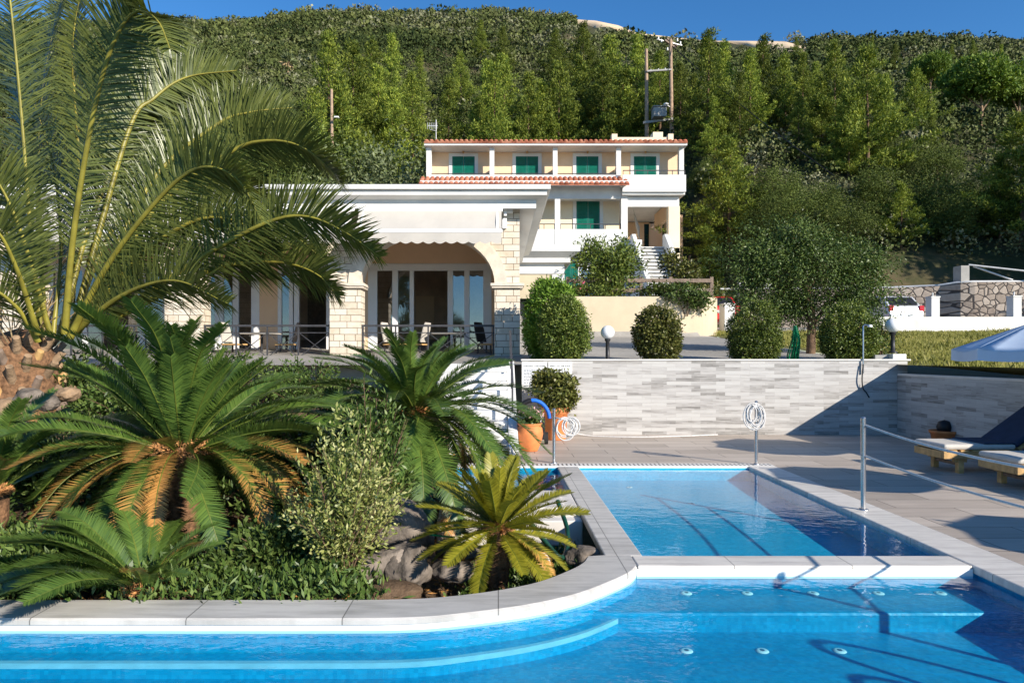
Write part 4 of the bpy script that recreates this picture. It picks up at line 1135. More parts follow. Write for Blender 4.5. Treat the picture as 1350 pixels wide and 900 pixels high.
# lamps ---------------------------------------------------------------
def globe_lamp(label, px, y, zb, z0, r=.145):
    t = thing('globe_lamp', label, 'lamp', (wx(px, y), y, zb), 0, 'white globe garden lamps')
    x = wx(px, y); h = z0 - zb
    MB().lathe([(.09, 0), (.085, .03), (.045, .045), (.04, h-r-.05), (.06, h-r-.03), (.06, h-r+.02)], n=16).build('post', M['iron'], t, local=True)
    MB().lathe([(r*sin(pi*k/18), h - r*cos(pi*k/18)) for k in range(19)], n=28).build('globe', M['globe'], t, local=True)
globe_lamp("white globe lamp on a black post between two clipped bushes", 801, 14.4, 1.44, wz(438, 14.4))
globe_lamp("white globe lamp on a white block at the wall's right end", 1177, 14.4, 1.66, wz(429, 14.4), .15)
t = thing('lamp_plinth', "white block on the wall's right end carrying a globe lamp", 'plinth', (wx(1177, 14.4), 14.4, 1.5))
MB().box(wx(1168, 14.4), wx(1186, 14.4), 14.15, 14.6, 1.0, 1.64).build('block', M['white'], t, bevel=.015)
MB().box(wx(1150, 14.4), wx(1167.8, 14.4), 14.3, 14.6, 1.0, 1.62).build('low_block', M['concrete'], t, bevel=.015)
t = thing('wall_pipe', "thin metal pipe with a dangling cable on the tiled wall", 'pipe', (wx(1138, 13.8), 13.8, 1.0))
MB().tube([P(1138, 492, 13.81), P(1138, 430, 13.81), P(1140, 428, 13.81), P(1147, 429, 13.75)], .016, 8).build('pipe', M['steel'], t)
MB().tube(spline([P(1138, 480, 13.79), P(1136.5, 500, 13.78), P(1138, 512, 13.80), P(1142, 517, 13.80), P(1146, 524, 13.80)], 24), .012, 6).build('cable', M['black'], t)
MB().lathe([(0, .05), (.04, .04), (.045, 0)], tuple(P(1147, 431, 13.72)), 12).build('shower_head', M['alu'], t)

# notice boards -------------------------------------------------------
def board(label, a, b, head, nlines, seed, c):
    t = thing('notice_board', label, 'sign', (wx((a+b)/2, 13.83), 13.835, 1.2), 0, 'notice boards on the tiled wall')
    x0, x1 = wx(a, 13.83), wx(b, 13.83); z1, z0 = wz(477, 13.83), wz(512, 13.83)
    MB().box(x0, x1, 13.832, 13.847, z0, z1).build('panel', M['lip'], t)
    cu = bpy.data.curves.new('heading', 'FONT'); cu.body = head; cu.size = .075; cu.align_x = 'CENTER'; cu.extrude = .001
    tmp = bpy.data.objects.new('tmp', cu); COL.objects.link(tmp); bpy.context.view_layer.update()
    w = tmp.dimensions.x
    if w > (x1-x0)*.88: cu.size *= (x1-x0)*.88/w
    bpy.context.view_layer.update(); dg = bpy.context.evaluated_depsgraph_get()
    me = bpy.data.meshes.new_from_object(tmp.evaluated_get(dg)); bpy.data.objects.remove(tmp); bpy.data.curves.remove(cu)
    me.materials.clear(); o = link('heading', me, M['iron'], t); o.rotation_euler = (radians(90), 0, 0); o.location = (0, -.006, z1-.095-1.2)
    r = random.Random(seed); m = MB(); z = z1-.15
    for k in range(nlines):
        xx = x0+.04
        while xx < x0 + (x1-x0)*r.uniform(.5, .9):
            w = r.uniform(.02, .06); m.box(xx, min(xx+w, x1-.03), 13.8295, 13.8312, z-.012, z); xx += w+.012
        z -= .03
    m.build('small_print', c, t)
board("white notice board with a Greek heading on the tiled wall, behind the potted bush", 688, 721, "ΑΣΦΑΛΕΙΑ ΣΤΗΝ ΠΙΣΙΝΑ", 12, 3, plain('print_blue', (.05,.08,.16), .6, .1, 4, 0))
board("white notice board headed in English at the tiled wall's left end", 723, 754, "SAFETY AT THE POOL", 12, 4, plain('print_grey', (.10,.10,.12), .6, .1, 4, 0))

# ------------------------------------------------------------------ power poles
def hpole():
    Y = 62.0; t = thing('transformer_pole', "twin wooden power pole carrying a pale transformer box above the hotel roof", 'power pole', (wx(868, Y), Y, 10))
    for a, b, pt in ((853, 852, 65), (886, 884, 52)):
        p0, p1 = P(a, 210, Y), P(b, pt, Y); MB().tube([p0, p1], [.20, .14], 10).build('pole', M['polewood'], t)
    MB().bar(P(848, 162, Y-.2), P(887, 157, Y-.2), .2, .2).build('platform_beam', M['concrete'], t)
    MB().bar(P(853, 94, Y-.2), P(885, 92, Y-.2), .14).build('crossarm', M['concrete'], t)
    MB().bar(P(876, 53, Y-.3), P(890, 63, Y+.5), .16).build('crossarm', M['greywood'], t)
    MB().bar(P(879, 51, Y+.3), P(893, 61, Y+1.0), .16).build('crossarm', M['greywood'], t)
    b = MB().box(wx(859, Y), wx(876, Y), Y-.9, Y+.2, wz(158, Y), wz(145.5, Y)).build('transformer', M['concrete'], t, bevel=.05)
    MB().box(wx(858, Y), wx(877, Y), Y-1.0, Y+.3, wz(145.3, Y), wz(144.3, Y)).build('lid', M['concrete'], b)
    for px, py in ((868, 51), (872, 54), (893, 53), (897, 57), (880, 65), (858, 94), (868, 93), (877, 92)):
        MB().lathe([(.05, -.15), (.09, -.08), (.05, 0), (.09, .08), (.03, .16)], tuple(P(px, py, Y)), 8).build('insulator', M['pipe'], t)
    MB().bar(P(866, 52, Y), P(899, 60, Y+1), .06).build('arm_bar', M['pipe'], t)
    m = MB().lathe([(0, .1), (.22, .08), (.25, 0), (.05, -.05)], tuple(P(878, 138, Y-.4)), 14); m.build('street_lamp_head', M['globe'], t)
    MB().bar(P(878, 138, Y-.3), P(885, 142, Y), .05).build('lamp_arm', M['pipe'], t)
hpole()
t = thing('power_pole', "lone wooden pole with a small lamp left of the hotel, among the pines", 'power pole', (wx(437, 60), 60, 10))
MB().tube([P(438, 215, 60), P(437, 118, 60)], [.16, .12], 10).build('pole', M['polewood'], t)
MB().tube([P(438, 157, 60), P(443, 154, 59.6)], .04, 6).build('lamp_arm', M['pipe'], t)
MB().box(wx(441, 59.5), wx(447, 59.5), 59.3, 59.6, wz(156, 59.5), wz(154, 59.5)).build('lamp_head', M['globe'], t, bevel=.03)
for k, px in enumerate((1181, 1190)):
    x, y, z = on_ray(px, 92, 70)
    t = thing('marker_pole', ("left" if k == 0 else "right") + " one of two short pale poles high on the hillside above the umbrella pine", 'pole', (x, y, z), 0, 'short pale poles on the hillside')
    h = (92-76)*y/F; MB().tube([(0, 0, 0), (0, 0, h)], .22, 8).build('shaft', M['pipe'], t, local=True)
    MB().box(-.5, .5, -.08, .08, h*.72, h*.8).build('crossarm', M['greywood'], t, local=True)
def wire(pts, label, r=.03, sag=0):
    t = MB().tube(spline(pts, 30), r, 5, caps=False).build('power_cable', M['black'], None); tag(t, label, 'cable', 'overhead cables')
def sagged(a, b, s): 
    m = (a+b)/2; m.z -= s; return [a, (a+m)/2 - Vector((0, 0, s*.25)), m, (m+b)/2 - Vector((0, 0, s*.25)), b]
wire(sagged(P(885, 60, 62), P(1100, 232, 48), .3), "pale overhead cable slanting down from the transformer pole", .035)
wire(sagged(P(888, 140, 62), P(1075, 195, 60), 1.2), "dark overhead cable running right from the transformer pole, the lower one", .03)
wire(sagged(P(1080, 192, 62), P(1420, 188, 56), .5), "dark overhead cable across the right hillside, upper of two", .035)
wire(sagged(P(1080, 208, 60), P(1420, 205, 54), .5), "dark overhead cable across the right hillside, lower of two", .035)

# ------------------------------------------------------------------ trees on the hillside
def place_tree(px, ptop, H, y0=48.0, y1=RIDGE, base=None):
    """stand a tree of height H on the hill so that its top shows at a height of the photo"""
    if base is not None:
        x, y, z = on_ray(px, base, 36.0); return x, y, z
    ys = np.linspace(y0, y1, 800); xs = (px-CX)*ys/F
    e = (ground_z(xs, ys) + H - EYE)/ys; k = int(np.argmax(e >= (CY-ptop)/F))
    if not (e >= (CY-ptop)/F).any(): k = len(ys)//4
    return xs[k], ys[k], float(ground_z(xs[k:k+1], ys[k:k+1])[0])
def tree_proto(name, V, Q, m, trunk, tr, bark='bark', n=8):
    t = thing(name, 'x', 'tree')
    link('crown', np_mesh('crown', V, Q), M[m], t)
    for i, pts in enumerate(trunk):
        r0, r1 = tr[i]
        MB().tube(pts, [r0+(r1-r0)*k/(len(pts)-1) for k in range(len(pts))], n).build('trunk' if i == 0 else 'limb', M[bark], t, local=True)
    return t
pines = []
for k, (R, nb, tp, rg) in enumerate(((3.5, 84, 1.15, .16), (3.9, 92, 1.05, .18), (2.9, 78, 1.25, .15), (4.2, 94, 1.0, .2), (3.6, 86, 1.2, .18))):
    V, Q = pine_tree_mesh(12.0, R, 20+k, nb, 1.25, .08, tp, rg)
    pines.append(tree_proto('pine_tree', V, Q, 'pine', [[(0, 0, -1.0), (.1, 0, 4), (0, .1, 11.5)]], [(.22, .03)]))
used = set()
def put(proto, label, x, y, z, H, H0, group, cat='tree', wide=1.0):
    rz = random.uniform(0, 6.28); sc = H/H0
    if id(proto) not in used:
        used.add(id(proto)); o = proto; o.location = (x, y, z); o.rotation_euler = (0, 0, rz); o.scale = (sc*wide, sc*wide, sc)
    else: o = copy_tree(proto, None, (x, y, z), rz, (sc*wide, sc*wide, sc))
    tag(o, label, cat, group); return o

land = [(420, 'behind the lone wooden pole'), (470, 'just right of the lone wooden pole'), (520, 'up the slope left of the hotel'), (555, 'by the television antenna'),
        (590, "above the hotel roof's left end"), (630, 'above the first green shutter'), (668, 'above the second balcony column'), (705, 'above the second green shutter'),
        (742, 'above the third balcony column'), (780, 'above the third green shutter'), (822, 'left of the transformer pole'), (868, 'behind the transformer pole'),
        (915, 'just right of the transformer pole'), (960, 'right of the hotel, left of the weeping tree'), (1010, 'below the pale track, above the weeping tree'), (1060, "under the pale track's right tip"),
        (1105, 'mid-slope straight above the stone wall corner'), (1150, "on the right slope left of the short poles"), (1200, 'below the two short hillside poles'), (1250, 'beside the umbrella pine'), (1300, 'near the right edge of the slope'), (1345, "at the slope's far right edge")]
tree_rows = {}
def pine_label(px, form):
    k = int(np.argmin([abs(px-a) for a, _ in land])); n = tree_rows.get(k, 0); tree_rows[k] = n+1
    return ("%s pine %s" % (form, land[k][1])) + ('', ', second one upslope', ', third one upslope', ', fourth one upslope', ', fifth one upslope')[min(n, 4)]
L_ = [(433, 48, 12), (465, 62, 12), (490, 56, 11), (517, 49, 12.5), (554, 70, 11), (607, 71, 11), (634, 28, 11), (663, 38, 12), (664, 76, 12), (732, 40, 13), (769, 33, 13), (803, 52, 13), (840, 52, 12), (643, 84, 12), (476, 128, 9), (518, 120, 9.5), (543, 100, 10.5), (452, 110, 9.5), (592, 105, 10), (652, 88, 12.5), (697, 100, 11), (716, 110, 10), (737, 86, 12), (765, 80, 12), (795, 88, 11), (822, 96, 10.5), (498, 92, 11), (424, 142, 8), (632, 130, 8.5), ]
R_ = [(934, 43, 205), (955, 58, 172), (989, 68, 195), (1006, 50, 178), (1034, 75, 178), (1058, 72, 170), (1100, 58, 200), (1143, 66, 240), (1207, 92, 182), (897, 84, 180), (915, 100, 190), (975, 98, 205), (1083, 102, 200), (1075, 84, 160), (1283, 54, 84), (1168, 100, 185), (1118, 125, 235), (942, 130, 215), (1228, 150, 215), (1052, 122, 215), (870, 70, 170), (1320, 60, 95), (1255, 60, 92), (1180, 60, 105), (1150, 48, 80), (1050, 50, 85)]
for i, (px, pt, H) in enumerate(L_):
    x, y, z = place_tree(px, pt, H); k = int(rng.integers(0, 5))
    form = ('tall olive-green', 'broad bushy', 'slim pointed', 'wide ragged', 'narrow-topped')[k]
    put(pines[k], pine_label(px, form), x, y, z-.3, H+.3, 12.0, 'pines on the hillside', wide=random.uniform(.85, 1.1))

for i, (px, pt, base) in enumerate(R_):
    x, y, z = on_ray(px, base, 45.0); H = min(14.0, wz(pt, y) - z); k = int(rng.integers(0, 5))
    form = ('tall olive-green', 'broad bushy', 'slim pointed', 'wide ragged', 'narrow-topped')[k]
    put(pines[k], pine_label(px, form), x, y, z-.3, H+.3, 12.0, 'pines on the hillside', wide=random.uniform(.85, 1.1))

# umbrella pines, right
V, Q = crown_leaves([(0, 0, 7.5, 3.6, 3.6, 2.0), (2.2, .5, 6.6, 2.6, 2.6, 1.6), (-2.4, .4, 6.4, 2.5, 2.6, 1.6), (.3, -1.6, 6.2, 2.8, 2.4, 1.5)], 420, 26, .27, .50, .22, 41, (.85, 1.02), .1, .05, 0)
ump = tree_proto('umbrella_pine', V, Q, 'pinebright', [[(0, 0, -1), (.2, 0, 3), (0, 0, 7)], [(.2, 0, 3), (1.5, .3, 5), (2.3, .4, 6.4)], [(.1, 0, 3.4), (-1.4, .2, 5), (-2.3, .3, 6.2)]], [(.25, .1), (.12, .05), (.12, .05)], 'palebark')
for px, pt, H, lb_ in ((1292, 80, 10, "large rounded umbrella pine with pale bare trunk on the right slope"), (1226, 74, 8, "smaller rounded umbrella pine left of the large one, below the short poles"), (1345, 90, 9, "rounded umbrella pine cut by the right edge of the picture")):
    x, y, z = on_ray(px, 178 if px > 1260 else 135, 45.0); H = wz(pt, y) - z; put(ump, lb_, x, y, z, H, 9.5, 'umbrella pines on the right slope')
# nearer conifers and broadleaf trees by the house and the bank
for px, pt, base, k, w, lb_ in ((962, 180, 345, 3, 1.15, "layered bright-green pine standing right of the hotel"), (1188, 238, 330, 1, 1.3, "bright bushy pine halfway up the dark bank behind the stone wall"), (1135, 150, 215, 1, 1.0, "bright pine on the bank above the stone wall corner"), (1345, 150, 330, 3, 1.2, "big dark pine with bright lower boughs at the right edge"), (1318, 205, 320, 0, 1.0, "pine leaning over the rubble wall near the right edge"), (935, 300, 352, 2, 1.2, "young feathery pine beside the stair wall")):
    x, y, z = on_ray(px, base, 37.0)
    if base > 325: y = 40.0 if px > 1000 else 46.0; x = wx(px, y); z = gz(x, y)
    H = wz(pt, y) - z; put(pines[k], lb_, x, y, z-.2, H, 12.0, 'pines near the hotel and the stone wall', wide=w)
ev = []
for k, (rx, rz_) in enumerate(((2.4, 2.2), (2.0, 2.6), (3.0, 2.0))):
    V, Q = crown_leaves([(0, 0, 3.3, rx, rx, rz_), (1.1, .4, 2.6, rx*.6, rx*.6, rz_*.7), (-1.2, -.3, 2.4, rx*.62, rx*.6, rz_*.7)], 300, 46, .26, .16, .075, 50+k, (.75, 1.04), .2, .09)
    ev.append(tree_proto('evergreen_tree', V, Q, 'oak' if k < 2 else 'olive', [[(0, 0, -.6), (.1, 0, 1.4), (0, 0, 3.4)], [(.1, 0, 1.2), (.9, .3, 2.6)]], [(.16, .06), (.08, .03)]))
EV = [(915, 222, 305, 0, "dark evergreen tree close behind the hotel's right corner"), (920, 290, 340, 1, "dark rounded evergreen between hotel and layered pine"), (1020, 215, 285, 1, "dark evergreen right of the layered pine, upper one"), (1048, 240, 318, 0, "dark broad evergreen behind the weeping tree's crown"),
      (1085, 235, 300, 1, "dark evergreen above the weeping tree's right side"), (1120, 255, 330, 0, "dark evergreen on the bank left of the bright bushy pine"), (1155, 215, 290, 1, "dark evergreen above the bright bushy pine"), (1225, 225, 300, 0, "dark evergreen on the bank above the gatepost"), (1255, 250, 325, 1, "dark evergreen on the bank left of the concrete pillar"),
      (1290, 225, 300, 0, "dark evergreen above the concrete pillar"), (1235, 185, 250, 0, "evergreen higher on the bank, above the gatepost"), (1180, 175, 235, 1, "evergreen on the slope under the short poles' line of sight"), (1010, 265, 330, 0, "low dark evergreen left of the weeping tree's top"),
      (505, 185, 262, 2, "silvery olive tree behind the restaurant roof, left of the hotel"), (535, 208, 262, 2, "smaller silvery olive touching the hotel's left wall"), (462, 205, 262, 2, "silvery olive behind the palm frond tips"), (555, 232, 262, 1, "dark bush squeezed against the hotel's left wall"),
      (400, 175, 240, 0, "dark evergreen behind the palm, left of the wooden pole"), (440, 190, 250, 1, "dark evergreen at the foot of the lone wooden pole"), (370, 150, 230, 0, "dark evergreen seen between the palm fronds")]
for px, pt, base, k, lb_ in EV:
    if px < 600: y = 50.0; x = wx(px, y); z = gz(x, y)
    elif px < 960: y = 54.0; px += 14; x = wx(px, y); z = gz(x, y)
    else: x, y, z = on_ray(px, base, 39.0)
    H = max(2.5, wz(pt, y) - z)
    put(ev[k], lb_, x, y, z-.3, H, 5.6, 'evergreens round the hotel and bank', wide=1.25)
for k, (x, y, H, lb_) in enumerate(((37, 28, 15, "tall pine beyond the right edge, nearest the lawn"), (42, 36, 15, "tall pine beyond the right edge, at the end of the rubble wall"), (48, 31, 17, "tall pine beyond the right edge, farthest from the lawn"), (42, 30, 16, "tall pine beyond the right edge, middle of the row"), (36.5, 33, 15, "tall pine beyond the right edge, beside the rubble wall"), (44, 25, 16, "tall pine beyond the right edge, lowest on the slope"))):
    put(pines[k % 5], lb_, x, y, gz(x, y)-.3, H, 12.0, 'pines near the hotel and the stone wall', wide=1.3)
# small fan palm far up the slope
x, y, z = on_ray(380, 112, 60); hp = (112-82)*y/F
t = thing('fan_palm', "small distant fan palm with a skirt of dead fronds, left hillside", 'palm', (x, y, z))
MB().tube([(0, 0, -.5), (0, 0, hp)], [.22, .18], 8).build('trunk', M['palebark'], t, local=True)
for i in range(16):
    a = i*2.4; el = radians(-60 + 130*(i/15)); d = np.array([cos(a)*cos(el), sin(a)*cos(el), sin(el)]); n = 12
    D = unit(d + rng.normal(size=(n, 3))*.35); V, Q = leaves(np.tile([0, 0, hp], (n, 1)) + d*.4, D, rdir(n), 1.3, .22)
    link('frond', np_mesh('frond', V, Q), M['straw'] if el < -.3 else M['olive'], t)

# ------------------------------------------------------------------ garden bed
yin = lambda x: np.interp(x, A_in[:, 0], A_in[:, 1])
def bed_z(x, y):
    x = np.asarray(x, dtype=float); y = np.asarray(y, dtype=float)
    back = smooth(5.3, 12.5, y)*1.1
    left = smooth(-2.2, -5.6, x)*smooth(5.2, 8.3, y)*.22
    pit = smooth(-1.3, -.3, x)*.32
    right = smooth(-1.8, .2, x)
    z = -.05 + back*(1-right*.85) + left*smooth(11.5, 9.0, y) - pit*smooth(9, 6.5, y)
    z = z + .05*np.sin(x*5.1+1)*np.sin(y*4.3) + .03*np.sin(x*11.3)*np.sin(y*9.7+2) + .015*np.sin(x*27)*np.sin(y*23)
    z = np.where(y < yin(x)+.12, np.minimum(z, -.06), z)
    z = np.where((y > 6.75) & (x > -.75), -.8, z)
    return np.where(y > 14.4, np.minimum(z, 1.3), z)
bx = np.arange(-10, .86, .09); by = np.arange(4.44, 15.6, .09)
X, Y = np.meshgrid(bx, by); Z = bed_z(X, Y)
V = np.stack([X, Y, Z], -1).reshape(-1, 3); nx = len(bx)
i = (np.arange(len(by)-1)[:, None]*nx + np.arange(nx-1)[None, :]); Qb = np.stack([i, i+1, i+nx+1, i+nx], -1).reshape(-1, 4)
ok = (V[Qb][:, :, 1] > yin(V[Qb][:, :, 0]) - .12).all(1) & ~((V[Qb][:, :, 1].max(1) > 11.2) & (V[Qb][:, :, 0].max(1) > -1.15))
tag(link('garden_soil', np_mesh('garden_soil', V, Qb[ok]), M['soil'], smooth=True), kind='structure')
bz = lambda x, y: float(bed_z(np.array([x]), np.array([y]))[0])

# white garden steps with side wall
t = thing('garden_steps', "white steps climbing from the deck to the restaurant terrace", 'steps', (-.4, 12.5, 0))
m = MB()
for k in range(9): m.box(-1.15, .16, 11.0+.32*k, 14.2, .16*k, .16*(k+1))
m.build('step', M['white'], t, bevel=.012)
MB().prism([(.165, 10.9, -.05), (.165, 14.2, -.05), (.165, 14.2, 1.52), (.165, 13.1, 1.05), (.165, 10.9, .14)], (.16, 0, 0)).build('side_wall', M['white'], t, bevel=.01)
m = MB().bar((.24, 11.6, 1.12), (.24, 13.9, 2.1), .04)
for k in range(4): y = 11.65 + .72*k; m.bar((.24, y, .35+.48*(y-11)), (.24, y, 1.14+.42*(y-11.6)), .03)
m.build('handrail', M['rail'], t)

# phoenix palm -------------------------------------------------------
pb = Vector((wx(26, 8.5), 8.5, 1.0))
palm = thing('date_palm', "large date palm with long arching fronds and yellow leaf stalks", 'palm', tuple(pb))
m = MB(); m.lathe([(.42, -1.0), (.44, .2), (.40, .6), (.26, .85), (0, .95)], tuple(pb), 20)
m.build('trunk', M['cycadbark'], palm)
for i in range(96):
    a = i*2.399; h = -.8 + 1.6*(i/96); r = .42 - .14*max(0, h)
    c = pb + Vector((r*cos(a), r*sin(a), h)); d = Vector((cos(a)*.7, sin(a)*.7, .8)).normalized()
    sd = d.cross(Vector((0, 0, 1))).normalized(); up = sd.cross(d)
    MB().tube([c - d*.06, c + d*random.uniform(.13, .26)], [.062, .042], 6).build('leaf_stub', M['palebark'] if i % 3 else M['wood'] if i % 2 else M['greywood'], palm)
FR = [
 [(90,440,8.7),(150,300,9.4),(220,230,9.9),(300,230,10.2),(360,270,10.3)],
 [(80,440,8.8),(180,330,9.8),(280,280,10.4),(370,300,10.6),(430,345,10.7)],
 [(70,440,8.3),(80,330,8.5),(70,220,8.6),(40,120,8.6)],
 [(55,445,8.4),(42,330,8.3),(28,150,8.2),(12,-10,8.1),(0,-80,8)],
 [(85,440,8.3),(97,305,8.0),(123,148,7.6),(150,55,7.3),(180,15,7.1),(208,28,6.9),(224,64,6.8)],
 [(105,400,8.7),(170,172,9.2),(203,130,9.4),(246,102,9.6),(312,93,9.8)],
 [(110,420,8.6),(200,240,9.2),(285,165,9.5),(330,148,9.6),(385,142,9.8)],
 [(110,430,8.5),(200,280,8.9),(300,203,9.0),(348,186,8.9),(394,192,8.8),(432,220,8.7),(450,242,8.6)],
 [(92,445,8.3),(135,360,8.0),(185,290,7.7),(236,236,7.5),(276,220,7.3),(315,238,7.2),(344,290,7.1)],
 [(130,430,8.4),(215,373,8.1),(286,327,7.9),(358,291,7.7),(408,286,7.6),(458,308,7.5),(500,338,7.4)],
 [(150,420,8.6),(276,357,8.6),(327,347,8.6),(378,347,8.5),(420,363,8.4),(446,392,8.3)],
 [(66,440,8.2),(31,317,7.9),(0,245,7.7),(-40,200,7.5)],
 [(95,400,8.9),(104,220,9.3),(96,66,9.6),(112,-20,9.8),(140,-60,9.9)],
 [(50,450,8.1),(20,403,7.8),(-30,370,7.5),(-90,360,7.3)],
 [(100,440,8.5),(170,350,8.4),(260,290,8.3),(330,300,8.2),(378,350,8.1)],
 [(60,440,8.6),(50,250,9),(60,90,9.3),(90,-30,9.5)],
 [(50,440,8.0),(20,350,7.5),(-10,300,7.2),(-60,300,7)],
 [(70,440,8.6),(-20,250,9),(-80,150,9),(-140,110,9)],
 [(80,440,8.5),(120,290,9.0),(165,190,9.4),(200,110,9.7),(220,60,9.9)],
 [(95,440,8.4),(160,390,8.0),(230,370,7.7),(300,400,7.5)],
]
for i, f in enumerate(FR):
    pts = [P(*q) for q in f]
    ch = pts[-1] - pts[0]; h = Vector((ch.x, ch.y, 0)).normalized()
    sd = h.cross(Vector((0, 0, 1)))*.55 + ch.normalized().cross(Vector((0, 1, 0)))*.8
    pl = [np.array(p - pb) for p in pts]; ln = sum((Vector(a)-Vector(b)).length for a, b in zip(pl[:-1], pl[1:]))
    me = frond_mesh('frond', pl, np.array(sd), int(54*ln+14), .56, .0185, .34, .60, .20, .14, .10, 100+i, lambda u: max(.18, .45+.55*min(1, u/.25) if u < .5 else 1-.72*((u-.5)/.5)**1.8), 3, (0, 0), (.046, .005), [M['palm'], M['rachis']])
    link('frond', me, None, palm)
# spiny straw-coloured stalk bases and dry leaflets in the crown's heart
m = MB()
for k in range(90):
    a = rng.uniform(0, 6.28); c = pb + Vector((.3*cos(a), .3*sin(a)-.1, .75+.3*rng.random())); d = Vector((cos(a)*.7+rng.normal()*.4, sin(a)*.6+rng.normal()*.4, .7+rng.random()*.8)).normalized()
    m.bar(c, c + d*rng.uniform(.25, .7), .012, .006)
m.build('dry_spines', M['straw'], palm)

# cycads ------------------------------------------------------------
def cycad_protos(mat, seed, nl=124, ll=.122, lw=.0112, stem=(.009, .003)):
    out = {}
    arcs = {'arch': [(0, 0, 0), (.35, 0, .10), (.7, 0, .12), (1.0, 0, .02)], 'straight': [(0, 0, 0), (.35, 0, .03), (.7, 0, .035), (1.0, 0, -.02)], 'droop': [(0, 0, 0), (.3, 0, .09), (.65, 0, .03), (.95, 0, -.20)]}
    k = 0
    for a, pts in arcs.items():
        for ag in ((0, 0), (.1, .58), (.5, 1.0)):
            k += 1
            out[a, ag] = frond_mesh('cycad_frond', pts, (0, -1, 0), nl, ll, lw, .30, .62, .10, .12, .035, seed+k, lambda u: max(.25, min(1, .35+3.2*u)*(1 - .55*max(0, (u-.72)/.28)**1.5)), 2, ag, stem, [mat, M['cycadrachis']], .5)
    return out
PC = cycad_protos(M['cycad'], 300); PY_ = cycad_protos(M['cycadyellow'], 340, 96, .150, .0165)
def cycad(label, loc, fr, protos, trunk_h, trunk_r, core=True, wool=None):
    t = thing('cycad', label, 'cycad', loc, 0, 'cycads in the garden bed')
    m = MB().lathe([(trunk_r*.8, -trunk_h), (trunk_r, -trunk_h*.5), (trunk_r*1.05, -.03), (trunk_r*.7, .04), (0, .07)], n=16); o = m.build('trunk', M['cycadbark'], t, local=True)
    if wool:
        r = wool; n = 900; d = rdir(n); d[:, 2] = np.abs(d[:, 2])*.5; C = d*np.array([r, r, r*.6]); V, Q = leaves(C, unit(d + rng.normal(size=(n, 3))*.6), rdir(n), .07, .018)
        link('woolly_crown', np_mesh('woolly_crown', V, Q), M['wool'], t)
    for az, el, ln, kind, ag, r0 in fr:
        o = bpy.data.objects.new('frond' if ag[1] < .9 else 'dead_frond', protos[kind, ag]); COL.objects.link(o); o.parent = t
        o.matrix_local = Matrix.Translation((r0*cos(az), r0*sin(az), random.uniform(-.03, .03))) @ Matrix.Rotation(az, 4, 'Z') @ Matrix.Rotation(-el, 4, 'Y') @ Matrix.Rotation(random.gauss(0, .22), 4, 'X') @ Matrix.Scale(ln, 4)
    return t
G, T, B = (0, 0), (.1, .58), (.5, 1.0)
fr = []
for i in range(50):
    az = i*2.399 + random.gauss(0, .08); u = (i+.5)/50; el = radians(72 - 70*u**.7 + random.gauss(0, 5)); f = -sin(az)
    if f > .35: el = max(el, radians(24 + 28*f))
    fr.append((az, el, (.88 + .62*min(1, u*1.5))*random.uniform(.93, 1.06), 'straight' if u < .5 else 'arch', G, .05))
for i in range(49):
    az = i*2.399 + .7 + random.gauss(0, .1); u = (i+.5)/49; el = radians(8 - 50*u + random.gauss(0, 5)); f = -sin(az)
    ag = G if random.random() > .15 + .6*max(0, f) - .1*(u < .3) else (T if random.random() < .88 else B)
    fr.append((az, el, random.uniform(1.02, 1.34), 'droop' if u > .35 else 'arch', ag, .10))
big = cycad("largest cycad, dark green fronds above a skirt of drooping orange-tipped ones", (wx(240, 6.0), 6.0, .76), fr, PC, .75, .17, True, .26)
fr = []
for i in range(92):
    az = i*2.399; u = (i+.5)/92; el = radians(68 - 112*u**.72 + random.gauss(0, 5)); f = -sin(az)
    fr.append((az, el, (.86 + .66*min(1, u*1.6))*random.uniform(.93, 1.06), 'arch' if u < .55 else 'droop', G if u < .86 or random.random() < .4 else T, .05))
cycad("tall-stemmed cycad with drooping green fronds in front of the terrace railing", (wx(547, 7.5), 7.5, .98), fr, PC, 1.15, .085, True, .12)
fr = []
for i in range(54):
    az = i*2.399; u = (i+.5)/54; el = radians(80 - 112*u**.9 + random.gauss(0, 5)); fr.append((az, el, random.uniform(.58, .70)*(.8 + .2*min(1, u*2.5)), 'straight', G, .02))
for i in range(5):
    az = -1.57 + random.gauss(0, 1.3); fr.append((az, radians(-38 + random.gauss(0, 12)), random.uniform(.42, .56), 'arch', T if i % 2 else B, .04))
cycad("small yellow-green cycad beside the curved marble coping", (wx(657, 5.35), 5.35, .25), fr, PY_, .5, .09, True, .07)
fr = []
for i in range(34):
    az = radians(80 + 175*i/33 + random.gauss(0, 6)); fr.append((az, radians(random.uniform(-2, 30)), random.uniform(.78, 1.05), 'arch', G, .03))
for i in range(13):
    az = radians(-75 + 165*i/12); fr.append((az, radians(random.uniform(8, 45)), random.uniform(.4, .62), 'arch', G if i % 5 else T, .03))
cycad("low cycad at the bottom left spilling over the marble coping", (wx(191, 4.64), 4.64, .03), fr, PC, .2, .10, True, .10)
fr = []
for i in range(26):
    az = i*2.399; u = (i+.5)/26; fr.append((az, radians(70 - 65*u), random.uniform(.75, 1.0), 'arch', G, .03))
cycad("cycad partly cut by the left edge, below the date palm", (wx(-10, 5.9), 5.9, .42), fr, PC, .45, .12, True, .1)

